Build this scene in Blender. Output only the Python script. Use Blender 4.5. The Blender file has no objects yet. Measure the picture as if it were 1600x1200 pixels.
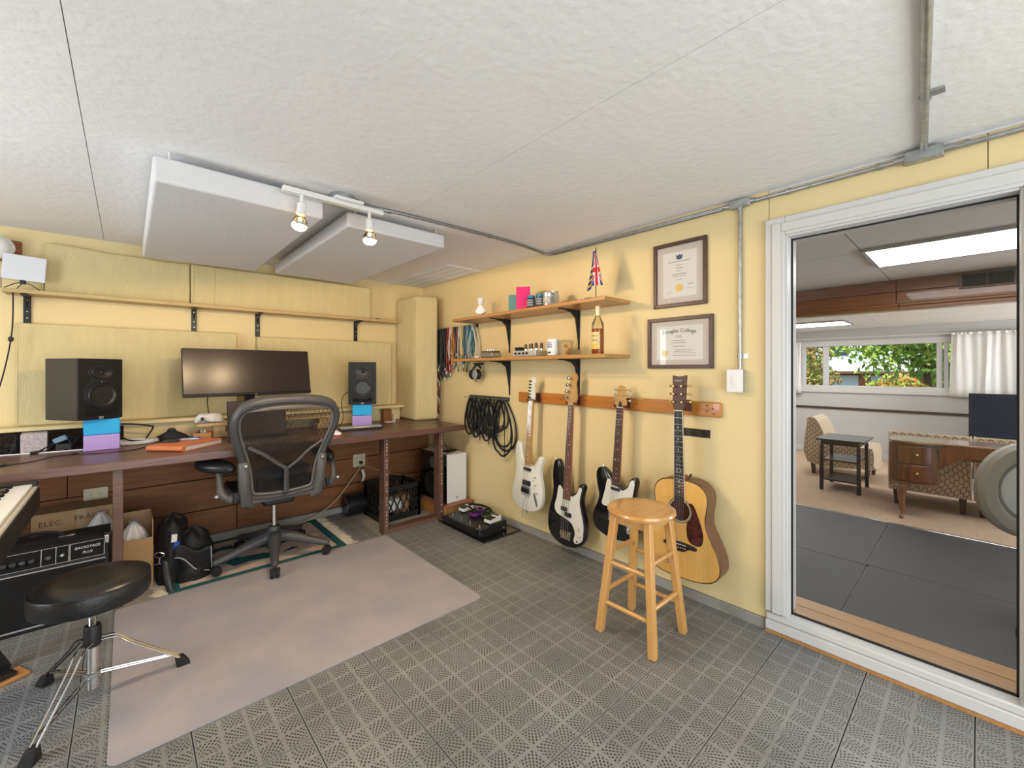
import bpy, math, random
from mathutils import Vector, Matrix, Euler
R = math.radians
random.seed(7)
SC = bpy.context.scene
COL = SC.collection
# ---------------------------------------------------------------- camera (frame taken as 1600x1200)
FPX, HOR, CAMH, YAW = 662.0, 578.0, 1.26, R(42.2)
cam_d = bpy.data.cameras.new('camera'); cam = bpy.data.objects.new('camera', cam_d); COL.objects.link(cam)
cam.location = (0, 0, CAMH); cam.rotation_euler = (R(90), 0, -YAW)
cam_d.sensor_width = 36; cam_d.lens = 36 * FPX / 1600; cam_d.shift_y = -(600 - HOR) / 1600
cam_d.clip_start = 0.02; cam_d.clip_end = 300
SC.camera = cam
# ---------------------------------------------------------------- world, sun, exposure
SC.view_settings.view_transform = 'Standard'; SC.view_settings.look = 'None'
SC.view_settings.exposure = 0.52; SC.view_settings.gamma = 1.0; SC.view_settings.use_curve_mapping = False
wd = bpy.data.worlds.new('sky'); SC.world = wd; wd.use_nodes = True
bg = wd.node_tree.nodes['Background']; bg.inputs[0].default_value = (0.66, 0.80, 1.0, 1); bg.inputs[1].default_value = 1.3
sd = bpy.data.lights.new('sun', 'SUN'); sd.energy = 4.2; sd.angle = R(1); sd.color = (1, .94, .82)
so = bpy.data.objects.new('sun', sd); COL.objects.link(so); so.rotation_euler = (0, R(-44), R(-18)); so.location = (0, 0, 12)
XR, YB, CH = 2.31, 3.96, 2.13          # right wall, back wall, ceiling height
XL, YN = -1.75, -1.7                   # left and rear wall (behind the camera)
XF, ZF, YFL, YFR = 8.75, -0.15, 3.1, -3.2   # far room: window wall, floor level, side walls

def area(name, loc, rot, sx, sy, power, col=(1, 1, 1)):
    d = bpy.data.lights.new(name, 'AREA'); d.shape = 'RECTANGLE'; d.size = sx; d.size_y = sy; d.energy = power; d.color = col
    o = bpy.data.objects.new(name, d); COL.objects.link(o); o.location = loc; o.rotation_euler = rot
    return o
# daylight entering by the left wall window; rear and next-room lights are added
area('daylight_left_window', (XL + .04, 2.14, 1.25), (0, R(-90), 0), 1.3, .90, 25, (.86, .93, 1))
area('daylight_side_light', (XL + .04, 3.38, 1.30), (0, R(-90), 0), 1.2, .10, 2.4, (.93, .96, 1))
area('added_rear_daylight', (.35, YN + .05, .98), (R(90), 0, 0), 2.7, 1.7, 58, (.86, .93, 1))  # added unseen source on the rear wall, sized to light the room
area('added_next_room_light', (6.9, YFR + .05, 1.0), (R(90), 0, 0), 2.4, 1.3, 105, (.95, .97, 1))  # added unseen source on the side wall, brightens the next room

# ---------------------------------------------------------------- pixel -> point (the distance comes from the surface touched)
FW = Vector((math.sin(YAW), math.cos(YAW), 0)); RT = Vector((math.cos(YAW), -math.sin(YAW), 0)); CP = Vector((0, 0, CAMH))
def ray(u, v): return FW + RT * ((u - 800) / FPX) + Vector((0, 0, (HOR - v) / FPX))
def PX(u, v, x=XR): r = ray(u, v); return CP + r * (x / r.x)
def PY(u, v, y=YB): r = ray(u, v); return CP + r * (y / r.y)
def PZ(u, v, z=0): r = ray(u, v); return CP + r * ((z - CAMH) / r.z)

# ---------------------------------------------------------------- materials
MATS = {}
def _n(nt, t, **k):
    n = nt.nodes.new(t)
    for a, b in k.items(): setattr(n, a, b)
    return n
def mat(name, col, rough=.5, metal=0, bump=0, bscale=60, var=0, vscale=8, stretch=(1, 1, 1), col2=None, emit=0, ecol=None, spec=.5, coat=0, trans=0, ior=1.45, coord='Object', detail=4, sheen=0):
    if name in MATS: return MATS[name]
    m = bpy.data.materials.new(name); m.use_nodes = True; nt = m.node_tree; b = nt.nodes['Principled BSDF']
    b.inputs['Base Color'].default_value = (*col, 1); b.inputs['Roughness'].default_value = rough; b.inputs['Metallic'].default_value = metal
    b.inputs['Specular IOR Level'].default_value = spec; b.inputs['Coat Weight'].default_value = coat
    b.inputs['Transmission Weight'].default_value = trans; b.inputs['IOR'].default_value = ior
    if sheen: b.inputs['Sheen Weight'].default_value = sheen
    if emit:
        b.inputs['Emission Color'].default_value = (*(ecol or col), 1); b.inputs['Emission Strength'].default_value = emit
    if bump or var:
        tc = _n(nt, 'ShaderNodeTexCoord'); mp = _n(nt, 'ShaderNodeMapping'); mp.inputs['Scale'].default_value = stretch
        nt.links.new(tc.outputs[coord], mp.inputs[0])
    if var:
        no = _n(nt, 'ShaderNodeTexNoise'); no.inputs['Scale'].default_value = vscale; no.inputs['Detail'].default_value = detail
        nt.links.new(mp.outputs[0], no.inputs['Vector'])
        cr = _n(nt, 'ShaderNodeValToRGB'); c2 = col2 or tuple(c * (1 - var) for c in col)
        cr.color_ramp.elements[0].position = .35; cr.color_ramp.elements[1].position = .65
        cr.color_ramp.elements[0].color = (*c2, 1); cr.color_ramp.elements[1].color = (*col, 1)
        nt.links.new(no.outputs[0], cr.inputs[0]); nt.links.new(cr.outputs[0], b.inputs['Base Color'])
    if bump:
        n2 = _n(nt, 'ShaderNodeTexNoise'); n2.inputs['Scale'].default_value = bscale; n2.inputs['Detail'].default_value = 5
        nt.links.new(mp.outputs[0], n2.inputs['Vector'])
        bp = _n(nt, 'ShaderNodeBump'); bp.inputs['Strength'].default_value = bump; bp.inputs['Distance'].default_value = .01
        nt.links.new(n2.outputs[0], bp.inputs['Height']); nt.links.new(bp.outputs[0], b.inputs['Normal'])
    MATS[name] = m
    return m
def wood(name, c1, c2, axis='x', rough=.45, scale=9, coat=0, knots=.25):
    if name in MATS: return MATS[name]
    m = bpy.data.materials.new(name); m.use_nodes = True; nt = m.node_tree; b = nt.nodes['Principled BSDF']
    tc = _n(nt, 'ShaderNodeTexCoord'); mp = _n(nt, 'ShaderNodeMapping'); s = [6., 6., 6.]; s['xyz'.index(axis)] = .45
    oi = _n(nt, 'ShaderNodeObjectInfo'); ad = _n(nt, 'ShaderNodeVectorMath', operation='ADD')
    sc = _n(nt, 'ShaderNodeVectorMath', operation='SCALE'); sc.inputs['Scale'].default_value = 13.0
    cb = _n(nt, 'ShaderNodeCombineXYZ')
    for i in range(3): nt.links.new(oi.outputs['Random'], cb.inputs[i])
    nt.links.new(cb.outputs[0], sc.inputs[0]); nt.links.new(tc.outputs['Object'], ad.inputs[0]); nt.links.new(sc.outputs[0], ad.inputs[1])
    mp.inputs['Scale'].default_value = s; nt.links.new(ad.outputs[0], mp.inputs[0])
    no = _n(nt, 'ShaderNodeTexNoise'); no.inputs['Scale'].default_value = scale; no.inputs['Detail'].default_value = 8; no.inputs['Distortion'].default_value = .6
    nt.links.new(mp.outputs[0], no.inputs['Vector'])
    cr = _n(nt, 'ShaderNodeValToRGB'); cr.color_ramp.elements[0].position = .3; cr.color_ramp.elements[1].position = .7
    cr.color_ramp.elements[0].color = (*c2, 1); cr.color_ramp.elements[1].color = (*c1, 1)
    nt.links.new(no.outputs[0], cr.inputs[0])
    n3 = _n(nt, 'ShaderNodeTexNoise'); n3.inputs['Scale'].default_value = 1.2; n3.inputs['Detail'].default_value = 3
    nt.links.new(mp.outputs[0], n3.inputs['Vector'])
    mx = _n(nt, 'ShaderNodeMix', data_type='RGBA', blend_type='MULTIPLY'); mx.inputs[0].default_value = knots
    nt.links.new(cr.outputs[0], mx.inputs[6]); nt.links.new(n3.outputs[1], mx.inputs[7])
    nt.links.new(mx.outputs[2], b.inputs['Base Color'])
    b.inputs['Roughness'].default_value = rough; b.inputs['Coat Weight'].default_value = coat
    bp = _n(nt, 'ShaderNodeBump'); bp.inputs['Strength'].default_value = .12; bp.inputs['Distance'].default_value = .004
    nt.links.new(no.outputs[0], bp.inputs['Height']); nt.links.new(bp.outputs[0], b.inputs['Normal'])
    MATS[name] = m
    return m
def glassmat(name, tint=(1, 1, 1), refl=1.0, rough=.0):
    if name in MATS: return MATS[name]
    m = bpy.data.materials.new(name); m.use_nodes = True; nt = m.node_tree; nt.nodes.remove(nt.nodes['Principled BSDF'])
    out = nt.nodes['Material Output']; t = _n(nt, 'ShaderNodeBsdfTransparent'); g = _n(nt, 'ShaderNodeBsdfGlossy'); g.inputs['Roughness'].default_value = rough
    t.inputs[0].default_value = (*tint, 1); fr = _n(nt, 'ShaderNodeFresnel'); fr.inputs[0].default_value = 1.45
    ml = _n(nt, 'ShaderNodeMath', operation='MULTIPLY'); ml.inputs[1].default_value = refl
    mx = _n(nt, 'ShaderNodeMixShader'); nt.links.new(fr.outputs[0], ml.inputs[0]); nt.links.new(ml.outputs[0], mx.inputs[0])
    nt.links.new(t.outputs[0], mx.inputs[1]); nt.links.new(g.outputs[0], mx.inputs[2]); nt.links.new(mx.outputs[0], out.inputs[0])
    MATS[name] = m
    return m

# ---------------------------------------------------------------- mesh builder: front-view local axes (x right, y away, z up)
class MB:
    def __init__(s, M=None): s.v = []; s.f = []; s.M = M; s.parts = []
    def add(s, vs, fs):
        o = len(s.v); s.parts.append((o, len(s.f)))
        s.v += [tuple(s.M @ Vector(p)) if s.M else tuple(p) for p in vs]
        s.f += [tuple(i + o for i in f) for f in fs]
        return s
    def box(s, x0, x1, y0, y1, z0, z1, rot=None, piv=None):
        vs = [(x, y, z) for z in (z0, z1) for y in (y0, y1) for x in (x0, x1)]
        if rot:
            c = Vector(piv or ((x0 + x1) / 2, (y0 + y1) / 2, (z0 + z1) / 2)); e = Euler([R(a) for a in rot]).to_matrix()
            vs = [tuple(c + e @ (Vector(p) - c)) for p in vs]
        return s.add(vs, [(0, 2, 3, 1), (4, 5, 7, 6), (0, 1, 5, 4), (1, 3, 7, 5), (3, 2, 6, 7), (2, 0, 4, 6)])
    def hexa(s, a, b):     # two quads (a bottom, b top), same winding
        return s.add(list(a) + list(b), [(3, 2, 1, 0), (4, 5, 6, 7), (0, 1, 5, 4), (1, 2, 6, 5), (2, 3, 7, 6), (3, 0, 4, 7)])
    def beam(s, p0, p1, w, d, up=(0, 0, 1), w1=None, d1=None):
        p0, p1 = Vector(p0), Vector(p1); a = (p1 - p0).normalized(); u = Vector(up)
        if abs(a.dot(u)) > .98: u = Vector((0, 1, 0))
        x = a.cross(u).normalized(); y = x.cross(a)
        q = lambda c, ww, dd: [c - x * ww / 2 - y * dd / 2, c + x * ww / 2 - y * dd / 2, c + x * ww / 2 + y * dd / 2, c - x * ww / 2 + y * dd / 2]
        return s.hexa(q(p0, w, d), q(p1, w1 or w, d1 or d))
    def tube(s, pts, r, n=8, closed=False, caps=True, flat=1.0):
        P = [Vector(p) for p in pts]; N = len(P); rs = r if isinstance(r, (list, tuple)) else [r] * N
        vs = []; fs = []; ref = None
        for i, p in enumerate(P):
            t = (P[(i + 1) % N] - P[i - 1]) if closed else (P[min(i + 1, N - 1)] - P[max(i - 1, 0)])
            t = t.normalized() if t.length > 1e-9 else Vector((0, 0, 1))
            if ref is None: ref = t.orthogonal().normalized()
            ref = (ref - t * ref.dot(t)); ref = ref.normalized() if ref.length > 1e-6 else t.orthogonal().normalized()
            b = t.cross(ref)
            for k in range(n):
                an = 2 * math.pi * k / n; vs.append(p + (ref * math.cos(an) + b * math.sin(an) * flat) * rs[i])
        for i in range(N if closed else N - 1):
            j = (i + 1) % N
            for k in range(n): fs.append((i * n + k, i * n + (k + 1) % n, j * n + (k + 1) % n, j * n + k))
        if caps and not closed: fs += [tuple(range(n))[::-1], tuple(range((N - 1) * n, N * n))]
        return s.add(vs, fs)
    def cyl(s, p0, p1, r0, r1=None, n=16): return s.tube([p0, p1], [r0, r0 if r1 is None else r1], n)
    def lathe(s, prof, c=(0, 0, 0), axis=(0, 0, 1), n=24, sx=1, sy=1):
        a = Vector(axis).normalized(); q = Vector((0, 0, 1)).rotation_difference(a); c = Vector(c); vs = []; fs = []
        for r, z in prof:
            for k in range(n):
                an = 2 * math.pi * k / n; vs.append(c + q @ Vector((max(r, 1e-5) * math.cos(an) * sx, max(r, 1e-5) * math.sin(an) * sy, z)))
        for i in range(len(prof) - 1):
            for k in range(n): fs.append((i * n + k, i * n + (k + 1) % n, (i + 1) * n + (k + 1) % n, (i + 1) * n + k))
        if prof[0][0] > 1e-4: fs.append(tuple(range(n))[::-1])
        if prof[-1][0] > 1e-4: fs.append(tuple(range((len(prof) - 1) * n, len(prof) * n)))
        return s.add(vs, fs)
    def ell(s, c, r, n=16, m=10):
        return s.add(*ell_data(c, r, n, m))
    def prism(s, poly, y0, y1, inset=0, ins_d=0):    # outline in x,z pushed along y (front at y0); optional rounded-over front edge
        n = len(poly); rings = []
        if inset:
            cx = sum(p[0] for p in poly) / n; 
            ip = offset_poly(poly, inset)
            rings = [[(x, y0, z) for x, z in ip], [(x, y0 + ins_d * .3, z) for x, z in offset_poly(poly, inset * .35)], [(x, y0 + ins_d, z) for x, z in poly],
                     [(x, y1 - ins_d, z) for x, z in poly], [(x, y1, z) for x, z in ip]]
        else: rings = [[(x, y0, z) for x, z in poly], [(x, y1, z) for x, z in poly]]
        vs = [p for r in rings for p in r]; fs = []
        for i in range(len(rings) - 1):
            for k in range(n): fs.append((i * n + k, (i + 1) * n + k, (i + 1) * n + (k + 1) % n, i * n + (k + 1) % n))
        fs.append(tuple(range(n))); fs.append(tuple(range((len(rings) - 1) * n, len(rings) * n))[::-1])
        return s.add(vs, fs)
    def plate(s, poly, z0, z1):                      # outline in x,y pushed along z
        n = len(poly); vs = [(x, y, z0) for x, y in poly] + [(x, y, z1) for x, y in poly]
        fs = [(k, (k + 1) % n, n + (k + 1) % n, n + k) for k in range(n)] + [tuple(range(n))[::-1], tuple(range(n, 2 * n))]
        return s.add(vs, fs)
    def grid(s, fn, nu, nv, closeu=False):
        vs = [fn(i / (nu if closeu else nu - 1), j / (nv - 1)) for j in range(nv) for i in range(nu)]; fs = []
        for j in range(nv - 1):
            for i in range(nu if closeu else nu - 1): fs.append((j * nu + i, j * nu + (i + 1) % nu, (j + 1) * nu + (i + 1) % nu, (j + 1) * nu + i))
        return s.add(vs, fs)
    def quad(s, a, b, c, d): return s.add([a, b, c, d], [(0, 1, 2, 3)])
    def mesh(s, name, m, smooth=38):
        me = bpy.data.meshes.new(name); me.from_pydata(s.v, [], s.f); me.validate(clean_customdata=False)
        import bmesh
        bm = bmesh.new(); bm.from_mesh(me); bmesh.ops.recalc_face_normals(bm, faces=bm.faces); bm.to_mesh(me); bm.free()
        if smooth:
            me.polygons.foreach_set('use_smooth', [True] * len(me.polygons)); me.set_sharp_from_angle(angle=R(smooth))
        if m: me.materials.append(m)
        return me
    def build_each(s, name, m, parent=None, **k):     # one object for every piece that was added
        out = []
        for i, (v0, f0) in enumerate(s.parts):
            v1, f1 = s.parts[i + 1] if i + 1 < len(s.parts) else (len(s.v), len(s.f))
            q = MB(); q.v = s.v[v0:v1]; q.f = [tuple(a - v0 for a in f) for f in s.f[f0:f1]]; out.append(q.build(name, m, parent, **k))
        return out
    def build(s, name, m, parent=None, bevel=0, seg=2, smooth=38, label=None, kind=None, loc=None, rot=None, solid=0):
        o = bpy.data.objects.new(name, s.mesh(name, m, smooth)); COL.objects.link(o)
        if parent: o.parent = parent
        if loc: o.location = loc
        if rot: o.rotation_euler = [R(a) for a in rot]
        if solid: md = o.modifiers.new('thick', 'SOLIDIFY'); md.thickness = solid; md.offset = 0
        if bevel:
            md = o.modifiers.new('bevel', 'BEVEL'); md.width = bevel; md.segments = seg; md.limit_method = 'ANGLE'; md.angle_limit = R(40)
        if label: o['label'] = label
        if kind: o['kind'] = kind
        return o
def ell_data(c, r, n, m):
    cx, cy, cz = c; rx, ry, rz = r; vs = [(cx, cy, cz - rz)]; fs = []
    for j in range(1, m):
        t = math.pi * j / m
        for k in range(n):
            a = 2 * math.pi * k / n; vs.append((cx + rx * math.sin(t) * math.cos(a), cy + ry * math.sin(t) * math.sin(a), cz - rz * math.cos(t)))
    vs.append((cx, cy, cz + rz)); L = len(vs) - 1
    for k in range(n):
        fs.append((0, 1 + (k + 1) % n, 1 + k)); fs.append((L, L - n + k, L - n + (k + 1) % n))
    for j in range(m - 2):
        for k in range(n): fs.append((1 + j * n + k, 1 + j * n + (k + 1) % n, 1 + (j + 1) * n + (k + 1) % n, 1 + (j + 1) * n + k))
    return vs, fs
def offset_poly(poly, d):
    n = len(poly); A = sum(poly[i][0] * poly[(i + 1) % n][1] - poly[(i + 1) % n][0] * poly[i][1] for i in range(n)); sg = 1 if A > 0 else -1; out = []
    for i in range(n):
        p0, p1, p2 = Vector(poly[i - 1]), Vector(poly[i]), Vector(poly[(i + 1) % n]); t = (p2 - p0)
        t = t.normalized() if t.length > 1e-9 else Vector((1, 0)); nn = Vector((-t.y, t.x)) * sg
        q = p1 + nn * d; out.append((q.x, q.y))
    return out
def cat(pts, k=6, closed=True):
    P = [Vector(p) for p in pts]; n = len(P); out = []
    for i in range(n if closed else n - 1):
        if closed: a, b, c, d = P[i - 1], P[i], P[(i + 1) % n], P[(i + 2) % n]
        else: a, b, c, d = P[max(i - 1, 0)], P[i], P[i + 1], P[min(i + 2, n - 1)]
        for j in range(k):
            t = j / k; out.append(tuple(.5 * ((2 * b) + (c - a) * t + (2 * a - 5 * b + 4 * c - d) * t * t + (3 * b - a - 3 * c + d) * t ** 3)))
    if not closed: out.append(tuple(P[-1]))
    return out
def rrect(x0, x1, z0, z1, r, k=4):
    out = []
    for cx, cz, a0 in ((x1 - r, z1 - r, 0), (x0 + r, z1 - r, 90), (x0 + r, z0 + r, 180), (x1 - r, z0 + r, 270)):
        for j in range(k + 1): a = R(a0 + 90 * j / k); out.append((cx + r * math.cos(a), cz + r * math.sin(a)))
    return out
def circ(cx, cz, rx, rz=None, n=24): return [(cx + rx * math.cos(2 * math.pi * k / n), cz + (rz or rx) * math.sin(2 * math.pi * k / n)) for k in range(n)]
def tag(o, label, cat_, group=None, kind=None):
    o['label'] = label; o['category'] = cat_
    if group: o['group'] = group
    if kind: o['kind'] = kind
    return o
def thing(name, label, cat_, loc=(0, 0, 0), rz=0, group=None, rot=None):
    o = bpy.data.objects.new(name, None); COL.objects.link(o); o.location = loc; o.empty_display_size = .05
    o.rotation_euler = [R(a) for a in rot] if rot else (0, 0, R(rz))
    return tag(o, label, cat_, group)
def dup(root, loc=None, rz=None, label=None):
    def cp(o, par):
        c = o.copy(); COL.objects.link(c); c.parent = par
        for ch in list(o.children): cp(ch, c)
        return c
    r = cp(root, None)
    if loc is not None: r.location = loc
    if rz is not None: r.rotation_euler = (0, 0, R(rz))
    if label: r['label'] = label
    return r
def struct(o, label, cat_): return tag(o, label, cat_, None, 'structure')
def text(name, body, size, m, parent, loc, rot=(90, 0, 0), align='CENTER', ext=.0004, arch=0, shear=0, sx=1):
    c = bpy.data.curves.new(name, 'FONT'); c.body = body; c.size = size; c.align_x = align; c.align_y = 'CENTER'; c.extrude = ext; c.resolution_u = 2; c.shear = shear
    t = bpy.data.objects.new(name, c); COL.objects.link(t)
    me = bpy.data.meshes.new_from_object(t.evaluated_get(bpy.context.evaluated_depsgraph_get())); COL.objects.unlink(t); bpy.data.objects.remove(t)
    for v in me.vertices: v.co.x *= sx; v.co.y -= arch * v.co.x ** 2
    me.materials.clear(); me.materials.append(m)
    o = bpy.data.objects.new(name, me); COL.objects.link(o); o.parent = parent; o.location = loc; o.rotation_euler = [R(a) for a in rot]
    return o
def bx(x0, x1, y0, y1, z0, z1, **k): return MB().box(x0, x1, y0, y1, z0, z1, **k)

# ---------------------------------------------------------------- shared materials
m_yellow = mat('yellow_wall_paint', (.77, .625, .335), .55, bump=.10, bscale=40, var=.05, vscale=1.5)
m_foam = mat('yellow_acoustic_fabric', (.68, .565, .30), .95, bump=.5, bscale=260, var=.06, vscale=30, stretch=(1, 1, .2))
m_ceil = mat('white_textured_ceiling_board', (.86, .86, .865), .8, bump=.35, bscale=30, var=.03, vscale=3)
m_white = mat('white_gloss_paint', (.62, .615, .61), .4, bump=.03, bscale=12)
m_brown = mat('brown_desk_paint', (.150, .078, .060), .32, bump=.12, bscale=30, var=.35, vscale=5, stretch=(.4, 3, 3), col2=(.115, .058, .045))
m_black = mat('black_plastic', (.012, .012, .013), .45, bump=.08, bscale=300)
m_blackg = mat('black_gloss', (.008, .008, .009), .12, coat=.3)
m_blackm = mat('black_metal', (.02, .02, .022), .4, .4)
m_rubber = mat('black_rubber', (.010, .010, .011), .75)
m_grey = mat('graphite_plastic', (.060, .060, .064), .42, bump=.05, bscale=300)
m_chrome = mat('chrome', (.75, .75, .76), .14, 1)
m_steel = mat('galvanised_steel', (.50, .52, .53), .38, .9, var=.25, vscale=30)
m_gold = mat('gold_metal', (.80, .58, .22), .25, 1)
m_wht = mat('white_plastic', (.78, .78, .77), .4)
m_ivory = mat('ivory_plastic', (.68, .62, .46), .4)
m_paper = mat('white_paper', (.78, .78, .76), .8)
m_ink = mat('black_ink', (.02, .02, .02), .8)
m_inkg = mat('grey_ink', (.30, .30, .31), .8)
m_silver = mat('silver_print', (.72, .72, .72), .4)
m_pine = wood('orange_pine', (.58, .30, .105), (.47, .22, .065), 'x', .38, coat=.15)
m_cedar = wood('red_brown_plank', (.34, .135, .042), (.22, .078, .024), 'x', .65, knots=.4)
# ================================================================ THE SETTING
m_conc = mat('grey_concrete', (.34, .33, .30), .85, bump=.3, bscale=30, var=.25, vscale=6)
fl = bx(XL - .1, XR + .12, YN - .1, YB + .1, -.14, -.012).build('floor', m_conc); struct(fl, 'grey concrete floor carrying dark grey perforated plastic tiles', 'floor')
def tile_material():
    m = bpy.data.materials.new('grey_leaf_pattern_tile'); m.use_nodes = True; nt = m.node_tree; b = nt.nodes['Principled BSDF']; L = nt.links.new
    def M(op, a, c=None, d=None):
        n = _n(nt, 'ShaderNodeMath', operation=op)
        for i, q in enumerate((a, c, d)):
            if q is None: continue
            if isinstance(q, (int, float)): n.inputs[i].default_value = q
            else: L(q, n.inputs[i])
        return n.outputs[0]
    tc = _n(nt, 'ShaderNodeTexCoord'); sp = _n(nt, 'ShaderNodeSeparateXYZ'); L(tc.outputs['Object'], sp.inputs[0])
    cell = .305 / 4
    def cellc(o): return M('PINGPONG', M('ADD', M('DIVIDE', o, cell), 50.0), 1.0)
    px, py = cellc(sp.outputs[0]), cellc(sp.outputs[1])
    dx, dy = M('SUBTRACT', px, .06), M('SUBTRACT', py, .06)
    r = M('SQRT', M('ADD', M('MULTIPLY', dx, dx), M('MULTIPLY', dy, dy)))
    an = M('ARCTAN2', dy, dx)
    ring = M('FLOOR', M('MULTIPLY', r, 6.5))
    fan = M('GREATER_THAN', M('SINE', M('ADD', M('MULTIPLY', an, M('ADD', M('MULTIPLY', ring, 5.0), 7.0)), M('MULTIPLY', ring, 1.6))), .15)
    rr = M('GREATER_THAN', M('SINE', M('MULTIPLY', r, 40.84)), -.5)
    edge = M('GREATER_THAN', M('MINIMUM', M('MINIMUM', px, py), M('SUBTRACT', 1.0, M('MAXIMUM', px, py))), .07)
    hole = M('MULTIPLY', M('MULTIPLY', fan, rr), edge)
    no = _n(nt, 'ShaderNodeTexNoise'); no.inputs['Scale'].default_value = 3.0
    geo = _n(nt, 'ShaderNodeNewGeometry'); L(geo.outputs['Position'], no.inputs['Vector']); no.inputs['Detail'].default_value = 6
    cr = _n(nt, 'ShaderNodeValToRGB'); cr.color_ramp.elements[0].position = .3; cr.color_ramp.elements[1].position = .75
    cr.color_ramp.elements[0].color = (.195, .200, .202, 1); cr.color_ramp.elements[1].color = (.31, .315, .312, 1); L(no.outputs[0], cr.inputs[0])
    mx = _n(nt, 'ShaderNodeMix', data_type='RGBA'); L(hole, mx.inputs[0]); L(cr.outputs[0], mx.inputs[6]); mx.inputs[7].default_value = (.035, .035, .034, 1)
    L(mx.outputs[2], b.inputs['Base Color']); b.inputs['Roughness'].default_value = .42
    bp = _n(nt, 'ShaderNodeBump'); bp.inputs['Strength'].default_value = .5; bp.inputs['Distance'].default_value = .003; bp.invert = True
    L(hole, bp.inputs['Height']); L(bp.outputs[0], b.inputs['Normal'])
    return m
m_tile = tile_material()
T = .305
def tilebm(w, d): return MB().hexa([(0.001, .001, -.012), (w - .001, .001, -.012), (w - .001, d - .001, -.012), (.001, d - .001, -.012)],
                                   [(.002, .002, 0), (w - .002, .002, 0), (w - .002, d - .002, 0), (.002, d - .002, 0)]).mesh('floor_tile', m_tile, 0)
meshes = {}
ix = 0; x = XR - .012
while x > XL + .02:
    w = min(T, x - XL - .005); y = 3.06
    if x > 1.95: y = 3.06
    while y > YN + .02:
        d = min(T, y - YN - .005); k = (round(w, 3), round(d, 3))
        if k not in meshes: meshes[k] = tilebm(w, d)
        o = bpy.data.objects.new('floor_tile', meshes[k]); COL.objects.link(o); o.parent = fl; o.location = (x - w, y - d, 0); y -= T
    x -= T
# ceiling boards
ce = bx(XL - .1, XR + .12, YN - .1, YB + .1, CH + .012, CH + .1).build('ceiling', m_conc); struct(ce, 'white textured board ceiling with visible joints', 'ceiling')
xs = [XL - .05, -1.385, -.118, 1.143, XR]
for i in range(4):
    bx(xs[i] + .0012, xs[i + 1] - .0012, YN - .05, YB + .05, CH, CH + .014).build('ceiling_board', m_ceil, ce)
# groove strips panel by the corner
sp_ = bx(1.93, 2.30, 2.93, 3.955, CH - .004, CH - .0005).build('ceiling_strip_panel', m_ceil, ce)
for k in range(4): bx(1.95 + k * .09, 2.02 + k * .09, 2.94, 3.95, CH - .010, CH - .004).build('ceiling_strip', m_ceil, ce, bevel=.003)
# back wall: painted upper wall, plank lower wall
wb = bx(XL - .1, XR + .12, YB, YB + .12, -.14, CH + .05).build('wall_back', m_yellow); struct(wb, 'yellow painted back wall with stained planks below the desk', 'wall')
m_darkgap = mat('dark_timber', (.035, .02, .014), .9)
bx(XL, XR, 3.85, YB, -.012, .73).build('wall_core', m_darkgap, wb); bx(XL, 1.985, 3.85, YB, .73, .895).build('wall_core', m_darkgap, wb)
rows = [(.045, .229), (.229, .457), (.457, .685), (.685, .775)]
cuts = [[XL, .62, 1.75, XR], [XL, -.62, .90, XR], [XL, -.28, 1.30, XR], [XL, .45, 1.6, 1.985]]
for (z0, z1), cs in zip(rows, cuts):
    for a, b in zip(cs, cs[1:]):
        bx(a + .002, b - .002, 3.83, 3.852, z0 + .003, z1 - .003).build('wall_plank', m_cedar, wb, bevel=.002)
bx(XL, XR - .002, 3.79, 3.853, -.012, .045).build('wall_curb', m_conc, wb, bevel=.004)
# left and rear wall, with a left window frame and an added rear door frame
wl = bx(XL - .12, XL, YN - .1, YB + .1, -.14, CH + .05).build('wall_left', m_yellow); struct(wl, 'yellow painted left wall outside the view', 'wall')
wr_ = bx(XL - .1, XR + .12, YN - .12, YN, -.14, CH + .05).build('wall_rear', m_yellow); struct(wr_, 'yellow painted rear wall behind the photographer', 'wall')
wf = MB()
for a in (1.66, 2.62, 3.30, 3.46): wf.box(XL, XL + .035, a - .03, a + .03, .62, 1.96)
for a in (.60, 1.96): wf.box(XL, XL + .035, 1.63, 2.65, a - .03, a + .03); wf.box(XL, XL + .035, 3.27, 3.49, a - .03, a + .03)
struct(wf.build('window_1', m_white, bevel=.004), 'white window frame on the left wall outside the view', 'window')
wf = MB()
for a in (-1.02, .35, 1.72): wf.box(a - .03, a + .03, YN, YN + .04, .08, 2.06)
for a in (.10, 2.05): wf.box(-1.05, 1.75, YN, YN + .04, a - .03, a + .03)
struct(wf.build('added_rear_door', m_white, bevel=.004), 'white door frame added around the unseen rear wall light', 'door')  # frame added around the rear area light
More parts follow.
